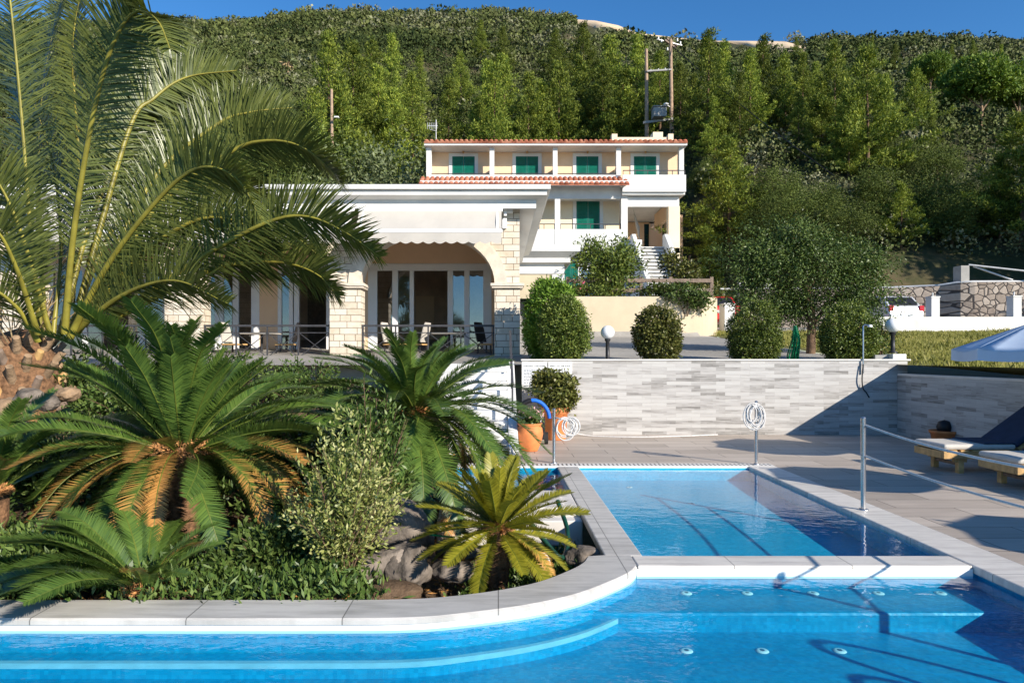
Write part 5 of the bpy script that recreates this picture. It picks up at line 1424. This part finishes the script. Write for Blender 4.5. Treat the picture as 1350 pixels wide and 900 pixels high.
# garden shrubs, rocks, ground cover -----------------------------------
def shrub(name, label, loc, ells, clumps, per, cr, L, W, m, seed, group=None, stems=5, cat='shrub', shell=(.7, 1.02), inner=.25, lump=.09, droop=0.0, bark='bark', flower=None, h=None):
    t = thing(name, label, cat, loc, 0, group)
    V, Q = crown_leaves(ells, clumps, per, cr, L, W, seed, shell, inner, lump, droop, .0); link('foliage', np_mesh('foliage', V, Q), M[m], t)
    top = max(e[2] + e[5]*.5 for e in ells); r = random.Random(seed); mm = MB(); e = ells[0]
    for k in range(stems):
        a = 6.28*k/stems + r.random(); mm.tube([(.04*cos(a), .04*sin(a), -.1), (e[3]*.3*cos(a), e[4]*.3*sin(a), top*.5), (e[3]*.5*cos(a+.3), e[4]*.5*sin(a+.3), top)], [.022, .016, .006], 5)
    mm.build('stem', M[bark], t, local=True); return t
def spray_shrub(name, label, loc, n, H, R, L, W, m, seed, per=46, lean=(0, 0)):
    """upright shoots with leaves all along them"""
    r = np.random.default_rng(seed); t = thing(name, label, 'shrub', loc); parts = []; mm = MB()
    for i in range(n):
        a = r.uniform(0, 6.28); q = sqrt(r.random()); h = H*(1 - .55*q*q)*r.uniform(.6, 1.08)
        tip = np.array([R*q*cos(a) + lean[0]*h, R*q*sin(a)*.85 + lean[1]*h, h]); mid = tip*np.array([.35, .35, .5]) + r.normal(size=3)*.03
        c = spline([(0, 0, -.05), mid, tip], 14)
        if i % 3 == 0: mm.tube([c[0], c[5], c[10], c[13]], [.009, .006, .004, .002], 5)
        u = r.uniform(.25, 1.0, per)**.8; k = np.clip((u*13).astype(int), 0, 12); f = (u*13-k)[:, None]
        p = c[k]*(1-f) + c[k+1]*f; tg = unit(c[k+1]-c[k])
        tw = np.where(r.random((per, 1)) < .5, r.uniform(.0, .09, (per, 1)), .01); sd = rdir(per, r)
        p = p + sd*tw; D = unit(tg*.7 + sd*.8 + r.normal(size=(per, 3))*.25); parts.append(leaves(p, D, unit(sd*.2 + np.array([0, -.1, .7]) + r.normal(size=(per, 3))*.6), L*r.uniform(.6, 1.2, per), W*r.uniform(.7, 1.2, per)))
    V, Q = join(parts); link('foliage', np_mesh('foliage', V, Q), M[m], t); mm.build('stem', M['bark'], t, local=True); return t
x, y = wx(455, 4.98), 4.98
spray_shrub('variegated_shrub', "loose upright shrub with pale cream-yellow leaves left of the boulder", (x, y, bz(x, y)-.02), 150, 1.26, .46, .044, .019, 'varieg', 60, 56)
x, y = wx(492, 6.1), 6.1
spray_shrub('green_shrub', "airy green shrub rising behind the pale variegated one", (x, y, bz(x, y)-.02), 120, 1.38, .44, .062, .020, 'garden', 61, 50)
for k, (px, Y_, H_, R_k, lb_) in enumerate(((400, 6.9, .9, .5, "dark leafy shrub behind the variegated one, right of the largest cycad"), (60, 6.6, .75, .55, "dark leafy shrub at the left edge below the date palm"), (140, 7.4, .8, .6, "dark leafy shrub behind the largest cycad, below the date palm"), (330, 7.9, .8, .6, "dark leafy shrub below the terrace, behind the largest cycad"), (345, 5.2, .42, .40, "low green shrub under the largest cycad's orange fronds"), (60, 5.1, .40, .42, "low green shrub at the lower left, behind the coping cycad"), (455, 8.6, .8, .6, "dark leafy shrub left of the tall-stemmed cycad"), (250, 9.2, .8, .7, "dark leafy shrub under the terrace edge, mid-left"), (105, 9.0, 1.0, .8, "dark leafy shrub behind the date palm's trunk"), (175, 8.6, .9, .8, "dark leafy shrub between date palm and largest cycad"), (300, 10.2, .9, .9, "dark leafy shrub right under the terrace railing"), (400, 10.4, .8, .9, "dark leafy shrub under the terrace, left of the tall-stemmed cycad's fronds"))):
    x = wx(px, Y_); spray_shrub('leafy_shrub', lb_, (x, Y_, bz(x, Y_)-.03), 110, H_, R_k, .075, .030, 'shade' if k % 2 == 0 else 'garden', 160+k, 44)
def rock_mesh(seed, rx, ry, rz, sub=4, rough=.22):
    bm = bmesh.new(); bmesh.ops.create_icosphere(bm, subdivisions=sub, radius=1.0); r = np.random.default_rng(seed)
    ks = [(r.normal(size=3)*f, r.uniform(0, 6.28), a) for f, a in ((1.2, rough), (2.2, rough*.7), (4.5, rough*.35), (9, rough*.16), (16, rough*.07)) for _ in range(3)]
    for v in bm.verts:
        d = np.array(v.co); s_ = 1 + sum(a*abs(sin(float(d @ k) + p)) for k, p, a in ks) - rough*1.2; v.co = Vector((d[0]*rx*s_, d[1]*ry*s_, d[2]*rz*s_))
    me = bpy.data.meshes.new('rock'); bm.to_mesh(me); bm.free(); return me
def rock(label, px, py, Y, rx, ry, rz, seed, rot=0.0, m='rock', name='rock', tilt=0.0, rough=.22):
    o = link(name, rock_mesh(seed, rx, ry, rz, 4, rough), M[m], None, True); p = P(px, py, Y); o.location = p; o.rotation_euler = (0, tilt, rot); tag(o, label, 'rock', 'rocks in the garden bed')
rock("large grey boulder right of the variegated shrub", 528, 705, 5.8, .17, .20, .21, 1, .4, tilt=-.3)
rock("long pale slab of rock lying at the boulder's foot", 470, 752, 5.2, .26, .07, .06, 2, .15, tilt=-.25)
rock("brown split rock leaning on the large boulder", 535, 748, 5.3, .12, .11, .11, 3, 1.0)
rock("flat grey stone in the shade between boulder and small cycad", 598, 752, 5.35, .10, .09, .045, 4, .3)
rock("small grey stone behind the flat one, near the yellow cycad", 610, 728, 5.7, .09, .08, .05, 5, .8)
rock("pale stone under the yellow cycad's left fronds", 588, 722, 5.9, .07, .06, .045, 6, 1.3)
rock("low reddish lump of earthy rock at the coping's inner edge", 500, 785, 4.85, .16, .11, .05, 7, .2, 'soil')
rock("pale angular block beside the coping's inner corner", 772, 735, 5.8, .10, .10, .06, 8, .6, 'rock')
rock("smooth white rounded stone right of the yellow cycad", 712, 742, 5.35, .075, .075, .08, 9, .5, 'paver', rough=.03)
for k, (px, py, Y, r_) in enumerate(((15, 540, 7.4, .10), (40, 525, 7.5, .09), (8, 560, 7.2, .11), (62, 530, 7.6, .08), (90, 520, 7.8, .07))):
    rock(("reddish-brown", "pale brown", "greyish", "tan", "small tan")[k] + " broken stone heaped under the date palm's trunk", px, py, Y, r_, r_*.9, r_*.7, 20+k, k, 'rock' if k % 2 else 'palebark')
m = MB().tube(spline([P(700, 690, 5.9), P(740, 735, 5.75), P(748, 700, 6.3), P(735, 660, 6.6)], 24), .022, 8); o = m.build('garden_hose', M['darkhose']); tag(o, "dark green hose lying in the pit beside the yellow cycad", 'hose')
m = MB().tube(spline([P(560, 703, 5.6), P(580, 706, 5.6), P(600, 708, 5.6)], 10), .008, 6); o = m.build('garden_stake', M['greenhose']); tag(o, "short bright green stick lying left of the yellow cycad", 'stick')
# ground cover
r = np.random.default_rng(77); n = 5600
x = r.uniform(-7.5, .75, n); y = yin(x) + .05 + np.abs(r.normal(0, 1.9, n))*np.where(x > -1.0, .30, 1.0)
k = (y < 9.5) & ~((y > 6.5) & (x > -.8)) & ~((x > -.75) & (x < -.35)) & ((np.sin(x*3.1)+np.sin(y*2.3+x) + r.normal(0, .6, n)) > -.5); x, y = x[k], y[k]; n = len(x)
per = 15; C = np.repeat(np.stack([x, y, bed_z(x, y)], 1), per, 0) + r.normal(size=(n*per, 3))*np.array([.06, .06, .02]) + np.array([0, 0, .02])
D = unit(r.normal(size=(n*per, 3))*.7 + np.array([0, -.1, .8])); C[:, 2] += r.uniform(0, .12, n*per)*np.repeat(1 + .9*smooth(5, 8, y), per)
V, Q = leaves(C, D, unit(r.normal(size=(n*per, 3)) + np.array([.3, -.6, .6])), r.uniform(.04, .10, n*per), r.uniform(.014, .03, n*per))
tag(link('ground_cover', np_mesh('ground_cover', V, Q), M['garden']), kind='stuff')
n = 5200; x = r.uniform(-7.5, .8, n); y = yin(x) + .04 + np.abs(r.normal(0, 1.3, n)); k = (y < 9.5) & ~((y > 6.7) & (x > -.8)); x, y = x[k], y[k]; n = len(x)
C = np.stack([x, y, bed_z(x, y)+.01], 1); V, Q = leaves(C, unit(r.normal(size=(n, 3))*np.array([1, 1, .25])), unit(r.normal(size=(n, 3))*.5+np.array([0, 0, 1])), r.uniform(.03, .12, n), r.uniform(.01, .035, n))
tag(link('leaf_litter', np_mesh('leaf_litter', V, Q), M['deadleaf']), kind='stuff')

# lawn grass ----------------------------------------------------------
n = 52000; y = np.sqrt(r.uniform(8.0**2, 28.2**2, n)); x = r.uniform(8.35, 30, n); k = (x/y < .82) & (np.sin(x*1.3)+np.sin(y*1.7+x*.6)+r.normal(0, .8, n) > -1.0); x, y = x[k], y[k]; n = len(x)
per = 3; C = np.repeat(np.stack([x, y, ground_z(x, y)], 1), per, 0) + r.normal(size=(n*per, 3))*np.array([.05, .05, 0])
hgt = np.repeat(.08 + .08*np.clip(np.sin(x*.8)*np.sin(y*.6)+r.normal(0, .5, n), 0, 1.6) + .05*smooth(24, 28, y), per)
V, Q = leaves(C, unit(r.normal(size=(n*per, 3))*.38 + np.array([0, 0, 1])), unit(r.normal(size=(n*per, 3))*.6 + np.array([.3, -1, .2])), hgt*r.uniform(.7, 1.4, n*per), r.uniform(.012, .03, n*per)*1.6)
tag(link('lawn_grass', np_mesh('lawn_grass', V, Q), M['grass']), kind='stuff')

# clipped bushes along the wall ---------------------------------------
def bush(label, a, b, pt, Y, m, seed, dens=1.0, L=.05, W=.03, name='clipped_bush', extra=None, zb=1.44, cr=.05):
    x0, x1 = wx(a, Y), wx(b, Y); z1 = wz(pt, Y); rx = (x1-x0)/2; hz_ = (z1-zb)/2
    return shrub(name, label, ((x0+x1)/2, Y, zb), [(0, 0, hz_*.98, rx*.94, rx*.85, hz_*1.0), (0, 0, hz_*.62, rx*.9, rx*.8, hz_*.66)], int(900*dens), 24, cr*.8, L, W, m, seed, 'clipped bushes along the pool wall', 5, 'bush', (.86, 1.04), .12, .055)
bush("tall feathery light-green thuja bush beside the restaurant's stone pier", 690, 768, 366, 15.3, 'thuja', 70, 1.3, .09, .035, 'thuja_bush', cr=.07)
bush("rounded dark green clipped bush in front of the feathery thuja", 713, 777, 394, 14.6, 'hedge', 71, 1.0)
bush("loose dark bush with rusty patches right of the left globe lamp", 836, 897, 404, 14.6, 'rusty', 72, .8, .065, .04)
bush("dense round clipped bush left of the hanging green hose", 957, 1029, 399, 14.7, 'hedge', 73, 1.1)
bush("dense clipped bush under the weeping tree, beside the right globe lamp", 1077, 1156, 398, 14.7, 'hedge', 74, 1.1)
x, y = wx(1158, 14.9), 14.9
shrub('low_shrub', "small open shrub behind the right globe lamp", (x, y, 1.45), [(0, 0, .55, .3, .3, .55)], 110, 16, .07, .06, .03, 'shade', 75)
# weeping tree
Y = 17.2; x = wx(1060, Y); t = thing('weeping_tree', "broad dark tree with drooping glossy foliage over the clipped bushes", 'tree', (x, Y, 1.6))
sx = Y/F; E = lambda px, py, rx, ry, dy=0: ((px-1060)*sx, dy, wz(py, Y)-1.6, rx*sx, rx*sx*.85, ry*sx)
V, Q = crown_leaves([E(1060, 345, 78, 52), E(1000, 350, 50, 40), E(1115, 355, 52, 48), E(1045, 310, 50, 26), E(1120, 392, 46, 40, -.3), E(1040, 395, 60, 42, .3), E(985, 385, 36, 34), E(1140, 345, 28, 40), E(1060, 405, 50, 34, .2), E(1125, 405, 36, 34), E(1005, 340, 46, 36)], 1900, 24, .11, .085, .034, 80, (.55, 1.10), .3, .20, .55, jit=.9)
link('crown', np_mesh('crown', V, Q), M['shade'], t)
MB().tube([(.15, 0, -.3), (.2, 0, .9), (.0, 0, 2.0), (-.3, 0, 3.0)], [.12, .10, .08, .04], 9).build('trunk', M['bark'], t, local=True)
for q in ([(.2, 0, .8), (.9, -.1, 1.6), (1.3, -.1, 2.4)], [(.15, 0, 1.1), (-.6, .1, 1.7), (-1.3, .1, 2.3)], [(.1, 0, 1.5), (.5, .3, 2.4), (.6, .3, 3.0)]): MB().tube(q, [.06, .045, .02], 7).build('limb', M['bark'], t, local=True)
# bundle of green hose hanging by the tree
t = thing('hanging_hose', "bundle of bright green hose hanging between the two clipped bushes", 'hose', (wx(1048, 15), 15, 1.45))
m = MB()
for k in range(16):
    a = k*.39; rr = .05 + .05*((k*7) % 5)/5; x = wx(1048, 15)
    m.tube(spline([(x+.02*cos(a), 15+.02*sin(a), 2.26), (x+rr*cos(a)+.03, 15+rr*sin(a), 1.95), (x+1.5*rr*cos(a)-.03, 15+rr*sin(a), 1.6), (x+1.2*rr*cos(a), 15+rr*sin(a), 1.47)], 10), .014, 6)
m.build('hose_loops', M['greenhose'], t); MB().tube([(wx(1048, 15), 15.05, 1.4), (wx(1048, 15), 15.05, 2.3)], .02, 6).build('hook_post', M['greywood'], t)
# shrubs by the hotel stairs
Yq = 27.2; s_ = Yq/F; x = wx(800, Yq)
shrub('bay_shrub', "leafy upright shrub in front of the hotel's ground floor, above the beige wall", (x, Yq, 3.8), [(0, 0, 42*s_, 36*s_, 32*s_, 32*s_), (-.75, 0, 58*s_, 18*s_, 18*s_, 24*s_), (.6, 0, 52*s_, 22*s_, 20*s_, 26*s_), (.1, -.2, 18*s_, 26*s_, 22*s_, 20*s_)], 420, 18, .15, .17, .07, 'hedge', 90, None, 7, inner=.3, lump=.14)
x = wx(903, 29)
shrub('climbing_shrub', "straggling green climber with brown tufts along the hotel stair", (x, 29.5, 3.8), [(0, 0, 1.1, .75, .5, .7), (-.45, 0, 1.9, .4, .4, .5), (.45, 0, .6, .6, .4, .6)], 190, 16, .14, .17, .08, 'rusty', 91, None, 5, inner=.4, lump=.16)
x = wx(905, 25.9)
shrub('trailing_plant', "trailing plant hanging over the right end of the beige wall", (x, 25.9, 3.2), [(0, 0, .72, .85, .3, .34), (.4, 0, .50, .5, .3, .3)], 120, 16, .1, .13, .07, 'shade', 92, None, 3)
for k, (px, lb_) in enumerate(((762, "dark low bush with pink flowers at the fence's left end"), (785, "dark low bush behind the fence, left of the leafy shrub"), (862, "dark low bush behind the fence below the stairs"), (880, "dark low bush behind the fence right of the stairs"))):
    x = wx(px, 26.5); t = shrub('rose_bush', lb_, (x, 26.5, 3.8), [(0, 0, .28, .42, .3, .3)], 60, 14, .09, .10, .06, 'oak', 93+k, 'low bushes along the fence', 3)
    if k == 0:
        n = 14; d = rdir(n); V, Q = leaves(d*np.array([.42, .3, .3]) + np.array([0, -.05, .38]), rdir(n), rdir(n), .07, .07); link('blossom', np_mesh('blossom', V, Q), M['flower'], t)
x = wx(935, 36); z = gz(x, 36)
shrub('dry_bush', "dry orange-brown bush on the slope right of the stair", (x, 36, z), [(0, 0, 1.0, 1.2, .9, 1.0)], 160, 18, .2, .22, .05, 'rusty', 98, None, 4)

# ------------------------------------------------------------------ pots, posts, loungers, parasols
def pot(label, px, pyb, Y, H, R, kind, name='plant_pot'):
    x = wx(px, Y); t = thing(name, label, 'plant pot', (x, Y, 0), 0, 'terracotta pots')
    if kind == 'urn': prof = [(0, .0), (R*.55, 0), (R*.62, .02), (R*.88, H*.35), (R, H*.62), (R*.93, H*.82), (R*.80, H*.90), (R*.92, H*.95), (R*.93, H), (R*.78, H), (R*.76, H*.9), (0, H*.88)]
    else: prof = [(0, 0), (R*.72, 0), (R*.76, .02), (R*.92, H*.80), (R*1.0, H*.81), (R*1.03, H), (R*.9, H), (R*.88, H*.9), (0, H*.88)]
    MB().lathe(prof, n=32).build('pot', M['terracotta'], t, local=True)
    MB().lathe([(0, H*.892), (R*.8, H*.885)], n=20).build('soil', M['soil'], t, local=True); return t
t = pot("rounded terracotta urn with a small flowering plant at the foot of the steps", 698.5, 593, 11.5, .47, .225, 'urn')
V, Q = crown_leaves([(0, 0, .55, .22, .2, .16)], 90, 12, .04, .06, .03, 110, (.5, 1), .4, .1); link('plant', np_mesh('plant', V, Q), M['shade'], t)
n = 70; d = rdir(n); d[:, 2] = abs(d[:, 2]); V, Q = leaves(d*np.array([.22, .2, .16])+np.array([0, 0, .56]), rdir(n), rdir(n), .05, .04); link('blossom', np_mesh('blossom', V, Q), plain('pale_pink', (.55, .33, .32), .7, .2, 9, 0), t)
t = pot("tall square-rimmed terracotta pot holding a big bush against the tiled wall", 732, 572, 13.1, .62, .26, 'flare')
V, Q = crown_leaves([(0, 0, .93, .42, .34, .36), (-.18, 0, 1.12, .22, .22, .22), (.16, 0, 1.02, .22, .22, .20), (.1, 0, .74, .34, .3, .20)], 420, 20, .05, .08, .045, 111, (.7, 1.04), .2, .12); link('bush', np_mesh('bush', V, Q), M['rusty'], t)
MB().tube([(0, 0, .5), (.02, 0, 1.2)], [.03, .015], 6).build('stem', M['bark'], t, local=True)
t = pot("small terracotta pot with a dark cactus by the shaded wall", 1245, 575, 12.3, .26, .24, 'flare')
MB().lathe([(.0, .20), (.10, .22), (.13, .32), (.09, .42), (0, .45)], n=18).build('cactus', M['black'], t, local=True)
# pool cleaner cart behind the urn: black hose reel under a blue hood
t = thing('pool_cleaner', "black pool cleaner with a curved blue handle behind the terracotta urn", 'pool cleaner', (wx(704, 12.4), 12.4, 0))
cx = wx(702, 12.4)
MB().box(cx-.24, cx+.22, 12.25, 12.6, .10, .50).box(cx-.16, cx+.16, 12.23, 12.25, .18, .42).build('body', M['black'], t, bevel=.05)
arcp = [(cx+.30*cos(a), 12.3, .46+.34*sin(a)) for a in np.linspace(pi*.98, 0.05, 18)]
MB().tube(arcp[7:], .035, 8).build('blue_handle', M['bluefab'], t); MB().tube(arcp[:9], .045, 8).build('black_handle', M['black'], t)
MB().tube([(cx-.33, 12.35, .30), (cx-.30, 12.35, .50)], [.06, .05], 8).build('blue_cap', M['bluefab'], t)
m = MB()
for sx_ in (-.2, .18):
    m.lathe([(.0, -.02), (.12, -.02), (.12, .02), (0, .02)], (0, 0, 0), 16)
for sx_ in (-.27, .25):
    w = MB(); w.tube([(cx+sx_-.03, 12.4, .11), (cx+sx_+.03, 12.4, .11)], .11, 16); w.build('wheel', M['tyre'], t)
m = MB()
for k in range(5): m.tube(spline([(cx-.2+.07*k, 12.22, .12), (cx-.22+.08*k, 12.2, .3), (cx-.12+.07*k, 12.22, .52)], 8), .012, 6)
m.build('hose_ribs', M['alu'], t)
# chrome posts, rope and coils
def pole_post(label, x, y, h, name='rope_post'):
    t = thing(name, label, 'post', (x, y, .004), 0, 'steel rope posts by the pool')
    MB().tube([(0, 0, 0), (0, 0, h)], .025, 14).build('tube', M['steel'], t, local=True)
    MB().lathe([(.05, 0), (.05, .008), (.03, .012)], n=16).build('base_flange', M['steel'], t, local=True)
    MB().lathe([(.026, h), (.02, h+.012), (0, h+.016)], n=14).build('cap', M['steel'], t, local=True); return t
def coil(label, x, y, z, r, seed, n=9, drop=1.6, off=0):
    g = random.Random(seed); m = MB()
    for k in range(n):
        rr = r*g.uniform(.6, 1.1); dz = g.uniform(-.03, .03); ph = g.uniform(-.2, .2); dx = off + g.uniform(-.05, .05)
        pts = [(x + dx + rr*sin(a)*.85 + ph*.1*sin(a), y - .03 - .004*k + .02*g.random(), z + dz - rr*drop*(1-cos(a))*.5) for a in np.linspace(0, 2*pi, 22)]
        m.tube(pts, .009, 6, caps=False)
    m.tube([(x+off, y-.05, z-.02), (x, y-.03, z+.02), (x, y+.03, z)], .012, 6)
    o = m.build('rope_coil', M['rope']); tag(o, label, 'rope', 'coils of rope on the posts'); return o
pole_post("steel post with coiled rope at the far right corner of the shallow pool", 3.80, 10.06, .92)
coil("white rope coil hanging on the post at the shallow pool's far corner", 3.80, 10.06, .88, .15, 1, 10, 2.5, -.04)
pole_post("steel post with tangled rope in front of the terracotta pots", .83, 10.2, .80)
coil("tangled white rope on the post in front of the terracotta pots", .86, 10.2, .66, .16, 2, 8, 2.0, .17)
pole_post("bare steel post with two ropes at the pool's right edge, nearest", 3.79, 7.09, .95)
pole_post("steel rope post beyond the right edge of the picture", 3.79, 3.6, .95)
for z, sg, lb_ in ((.88, .09, "upper white rope strung from the nearest steel post"), (.56, .06, "lower white rope strung from the nearest steel post")):
    m = MB().tube([(3.79 + .02, 7.07 - 3.45*u, z - sg*4*u*(1-u)) for u in np.linspace(0, 1, 30)], .011, 8, caps=False)
    tag(m.build('barrier_rope', M['rope']), lb_, 'rope', 'barrier ropes')
m = MB().tube(spline([(1.0, 13.2, .5), (1.25, 13.5, .2), (1.7, 13.55, .03), (2.6, 13.35, .015), (3.6, 13.5, .015), (4.4, 13.7, .02)], 40), .014, 6)
tag(m.build('loose_rope', M['rope']), "loose white rope lying along the foot of the tiled wall", 'rope')

def lounger(label, x, y):
    t = thing('sun_lounger', label, 'sun lounger', (x, y, 0), 0, 'wooden sun loungers')
    for yy in (.02, .64):
        MB().box(0, 1.95, yy, yy+.045, .20, .30).build('side_rail', M['wood'], t, local=True, bevel=.006)
    MB().box(-.002, .045, .067, .638, .20, .298).build('end_rail', M['wood'], t, local=True, bevel=.006)
    m = MB()
    for k in range(12): m.box(.06+.16*k, .17+.16*k, .0, .70, .302, .322)
    m.build('slats', M['wood'], t, local=True)
    for xx in (.22, 1.62):
        for yy in (.05, .58): MB().box(xx, xx+.075, yy, yy+.075, 0, .199).box(xx-.05, xx+.125, yy+.01, yy+.065, .15, .198).build('leg', M['wood'], t, local=True, bevel=.004)
        MB().box(xx+.02, xx+.055, .127, .578, .10, .14).build('stretcher', M['greywood'], t, local=True)
    MB().box(.0, .98, .01, .69, .325, .40).build('seat_cushion', M['cushion'], t, local=True, bevel=.03)
    a = radians(36); c = Vector((1.0, .35, .34)); u = Vector((cos(a), 0, sin(a)))
    nrm = Vector((-sin(a), 0, cos(a)))
    MB().obox(c + u*.42 + nrm*.05, u*.42, Vector((0, .34, 0)), nrm*.04).build('back_cushion', M['navy'], t, local=True, bevel=.03)
    MB().obox(c + u*.42 - nrm*.008, u*.42, Vector((0, .35, 0)), nrm*.015).build('back_frame', M['wood'], t, local=True)
    MB().box(.55, .985, .02, .68, .402, .418).build('towel', M['navy'], t, local=True, bevel=.006)
    for yy in (.1, .58): MB().bar((1.5, yy, .31), c + u*.55 + Vector((0, yy-.35, -.02)), .03).build('back_prop', M['wood'], t, local=True)
    return t
lounger("wooden sun lounger with pale cushion and raised navy back, nearer the tiled wall", 6.05, 9.25)
lounger("wooden sun lounger cut by the right edge, nearer the camera", 6.1, 8.0)

M['parasol'] = plain('pale_blue_canvas', (.52,.61,.72), .8, .06, 2, .1, 60)
def parasol(label, x, y, zr, R, group='parasols beside the deck'):
    t = thing('parasol', label, 'parasol', (x, y, 0), 0, group)
    z1 = zr + .40; K = 8; m = MB(); n = 8
    for k in range(K):
        a0, a1 = 2*pi*k/K+.2, 2*pi*(k+1)/K+.2; vs = []
        for i in range(n+1):
            u = i/n
            for j in range(5):
                w = j/4; px_ = R*u*((1-w)*cos(a0)+w*cos(a1)); py_ = R*u*((1-w)*sin(a0)+w*sin(a1)); vs.append((px_, py_, z1 + (zr-z1)*u - .05*sin(pi*u)*0 - .05*u*4*w*(1-w)*u))
        m.add(vs, [(5*i+j, 5*i+j+1, 5*i+j+6, 5*i+j+5) for i in range(n) for j in range(4)], True)
    o = m.build('canopy', M['parasol'], t, local=True); md = o.modifiers.new('thick', 'SOLIDIFY'); md.thickness = .006
    for k in range(K):
        a0, a1 = 2*pi*k/K+.2, 2*pi*(k+1)/K+.2; v = []
        for j in range(9):
            w = j/8; px_ = R*((1-w)*cos(a0)+w*cos(a1)); py_ = R*((1-w)*sin(a0)+w*sin(a1)); sg = -.05*4*w*(1-w)
            v += [(px_, py_, zr+sg-.002), (px_*1.004, py_*1.004, zr+sg-.16+.03*4*w*(1-w))]
        MB().add(v, [(2*j, 2*j+2, 2*j+3, 2*j+1) for j in range(8)]).build('valance', M['parasol'], t, local=True)
        MB().bar((0, 0, z1-.30), (R*.6*cos(a0), R*.6*sin(a0), z1+(zr-z1)*.6-.02), .012).build('strut', M['alu'], t, local=True)
        MB().bar((0, 0, z1-.03), (R*cos(a0), R*sin(a0), zr-.015), .014).build('rib', M['alu'], t, local=True)
    MB().tube([(0, 0, .03), (0, 0, z1+.06)], .022, 10).build('pole', M['alu'], t, local=True)
    MB().lathe([(0, .07), (.22, .06), (.25, 0)], n=24).build('base', M['concrete'], t, local=True); return t
parasol("pale blue parasol with a scalloped edge at the right edge of the picture", 7.56, 9.55, 1.70, 1.02)
parasol("pale blue parasol beside the deck, beyond the picture's right edge", 7.2, 6.4, 1.7, .86)
parasol("pale blue parasol nearest the camera, beyond the picture's right edge", 7.75, 3.3, 1.7, .95)
# pool ladder beyond the right edge; its shadow falls on the pool floor
t = thing('pool_ladder', "stainless pool ladder on the right edge, its shadow in the water", 'ladder', (XE, 2.6, 0))
for y in (2.35, 2.85):
    MB().tube(spline([(4.1, y, 0), (4.1, y, .55), (3.95, y, .78), (3.72, y, .70), (3.60, y, .40), (3.58, y, -.2), (3.58, y, -.85)], 30), .021, 12).build('handrail', M['steel'], t)
for z in (-.3, -.55, -.8): MB().box(3.52, 3.62, 2.35, 2.85, z-.015, z+.015).build('tread', M['steel'], t)
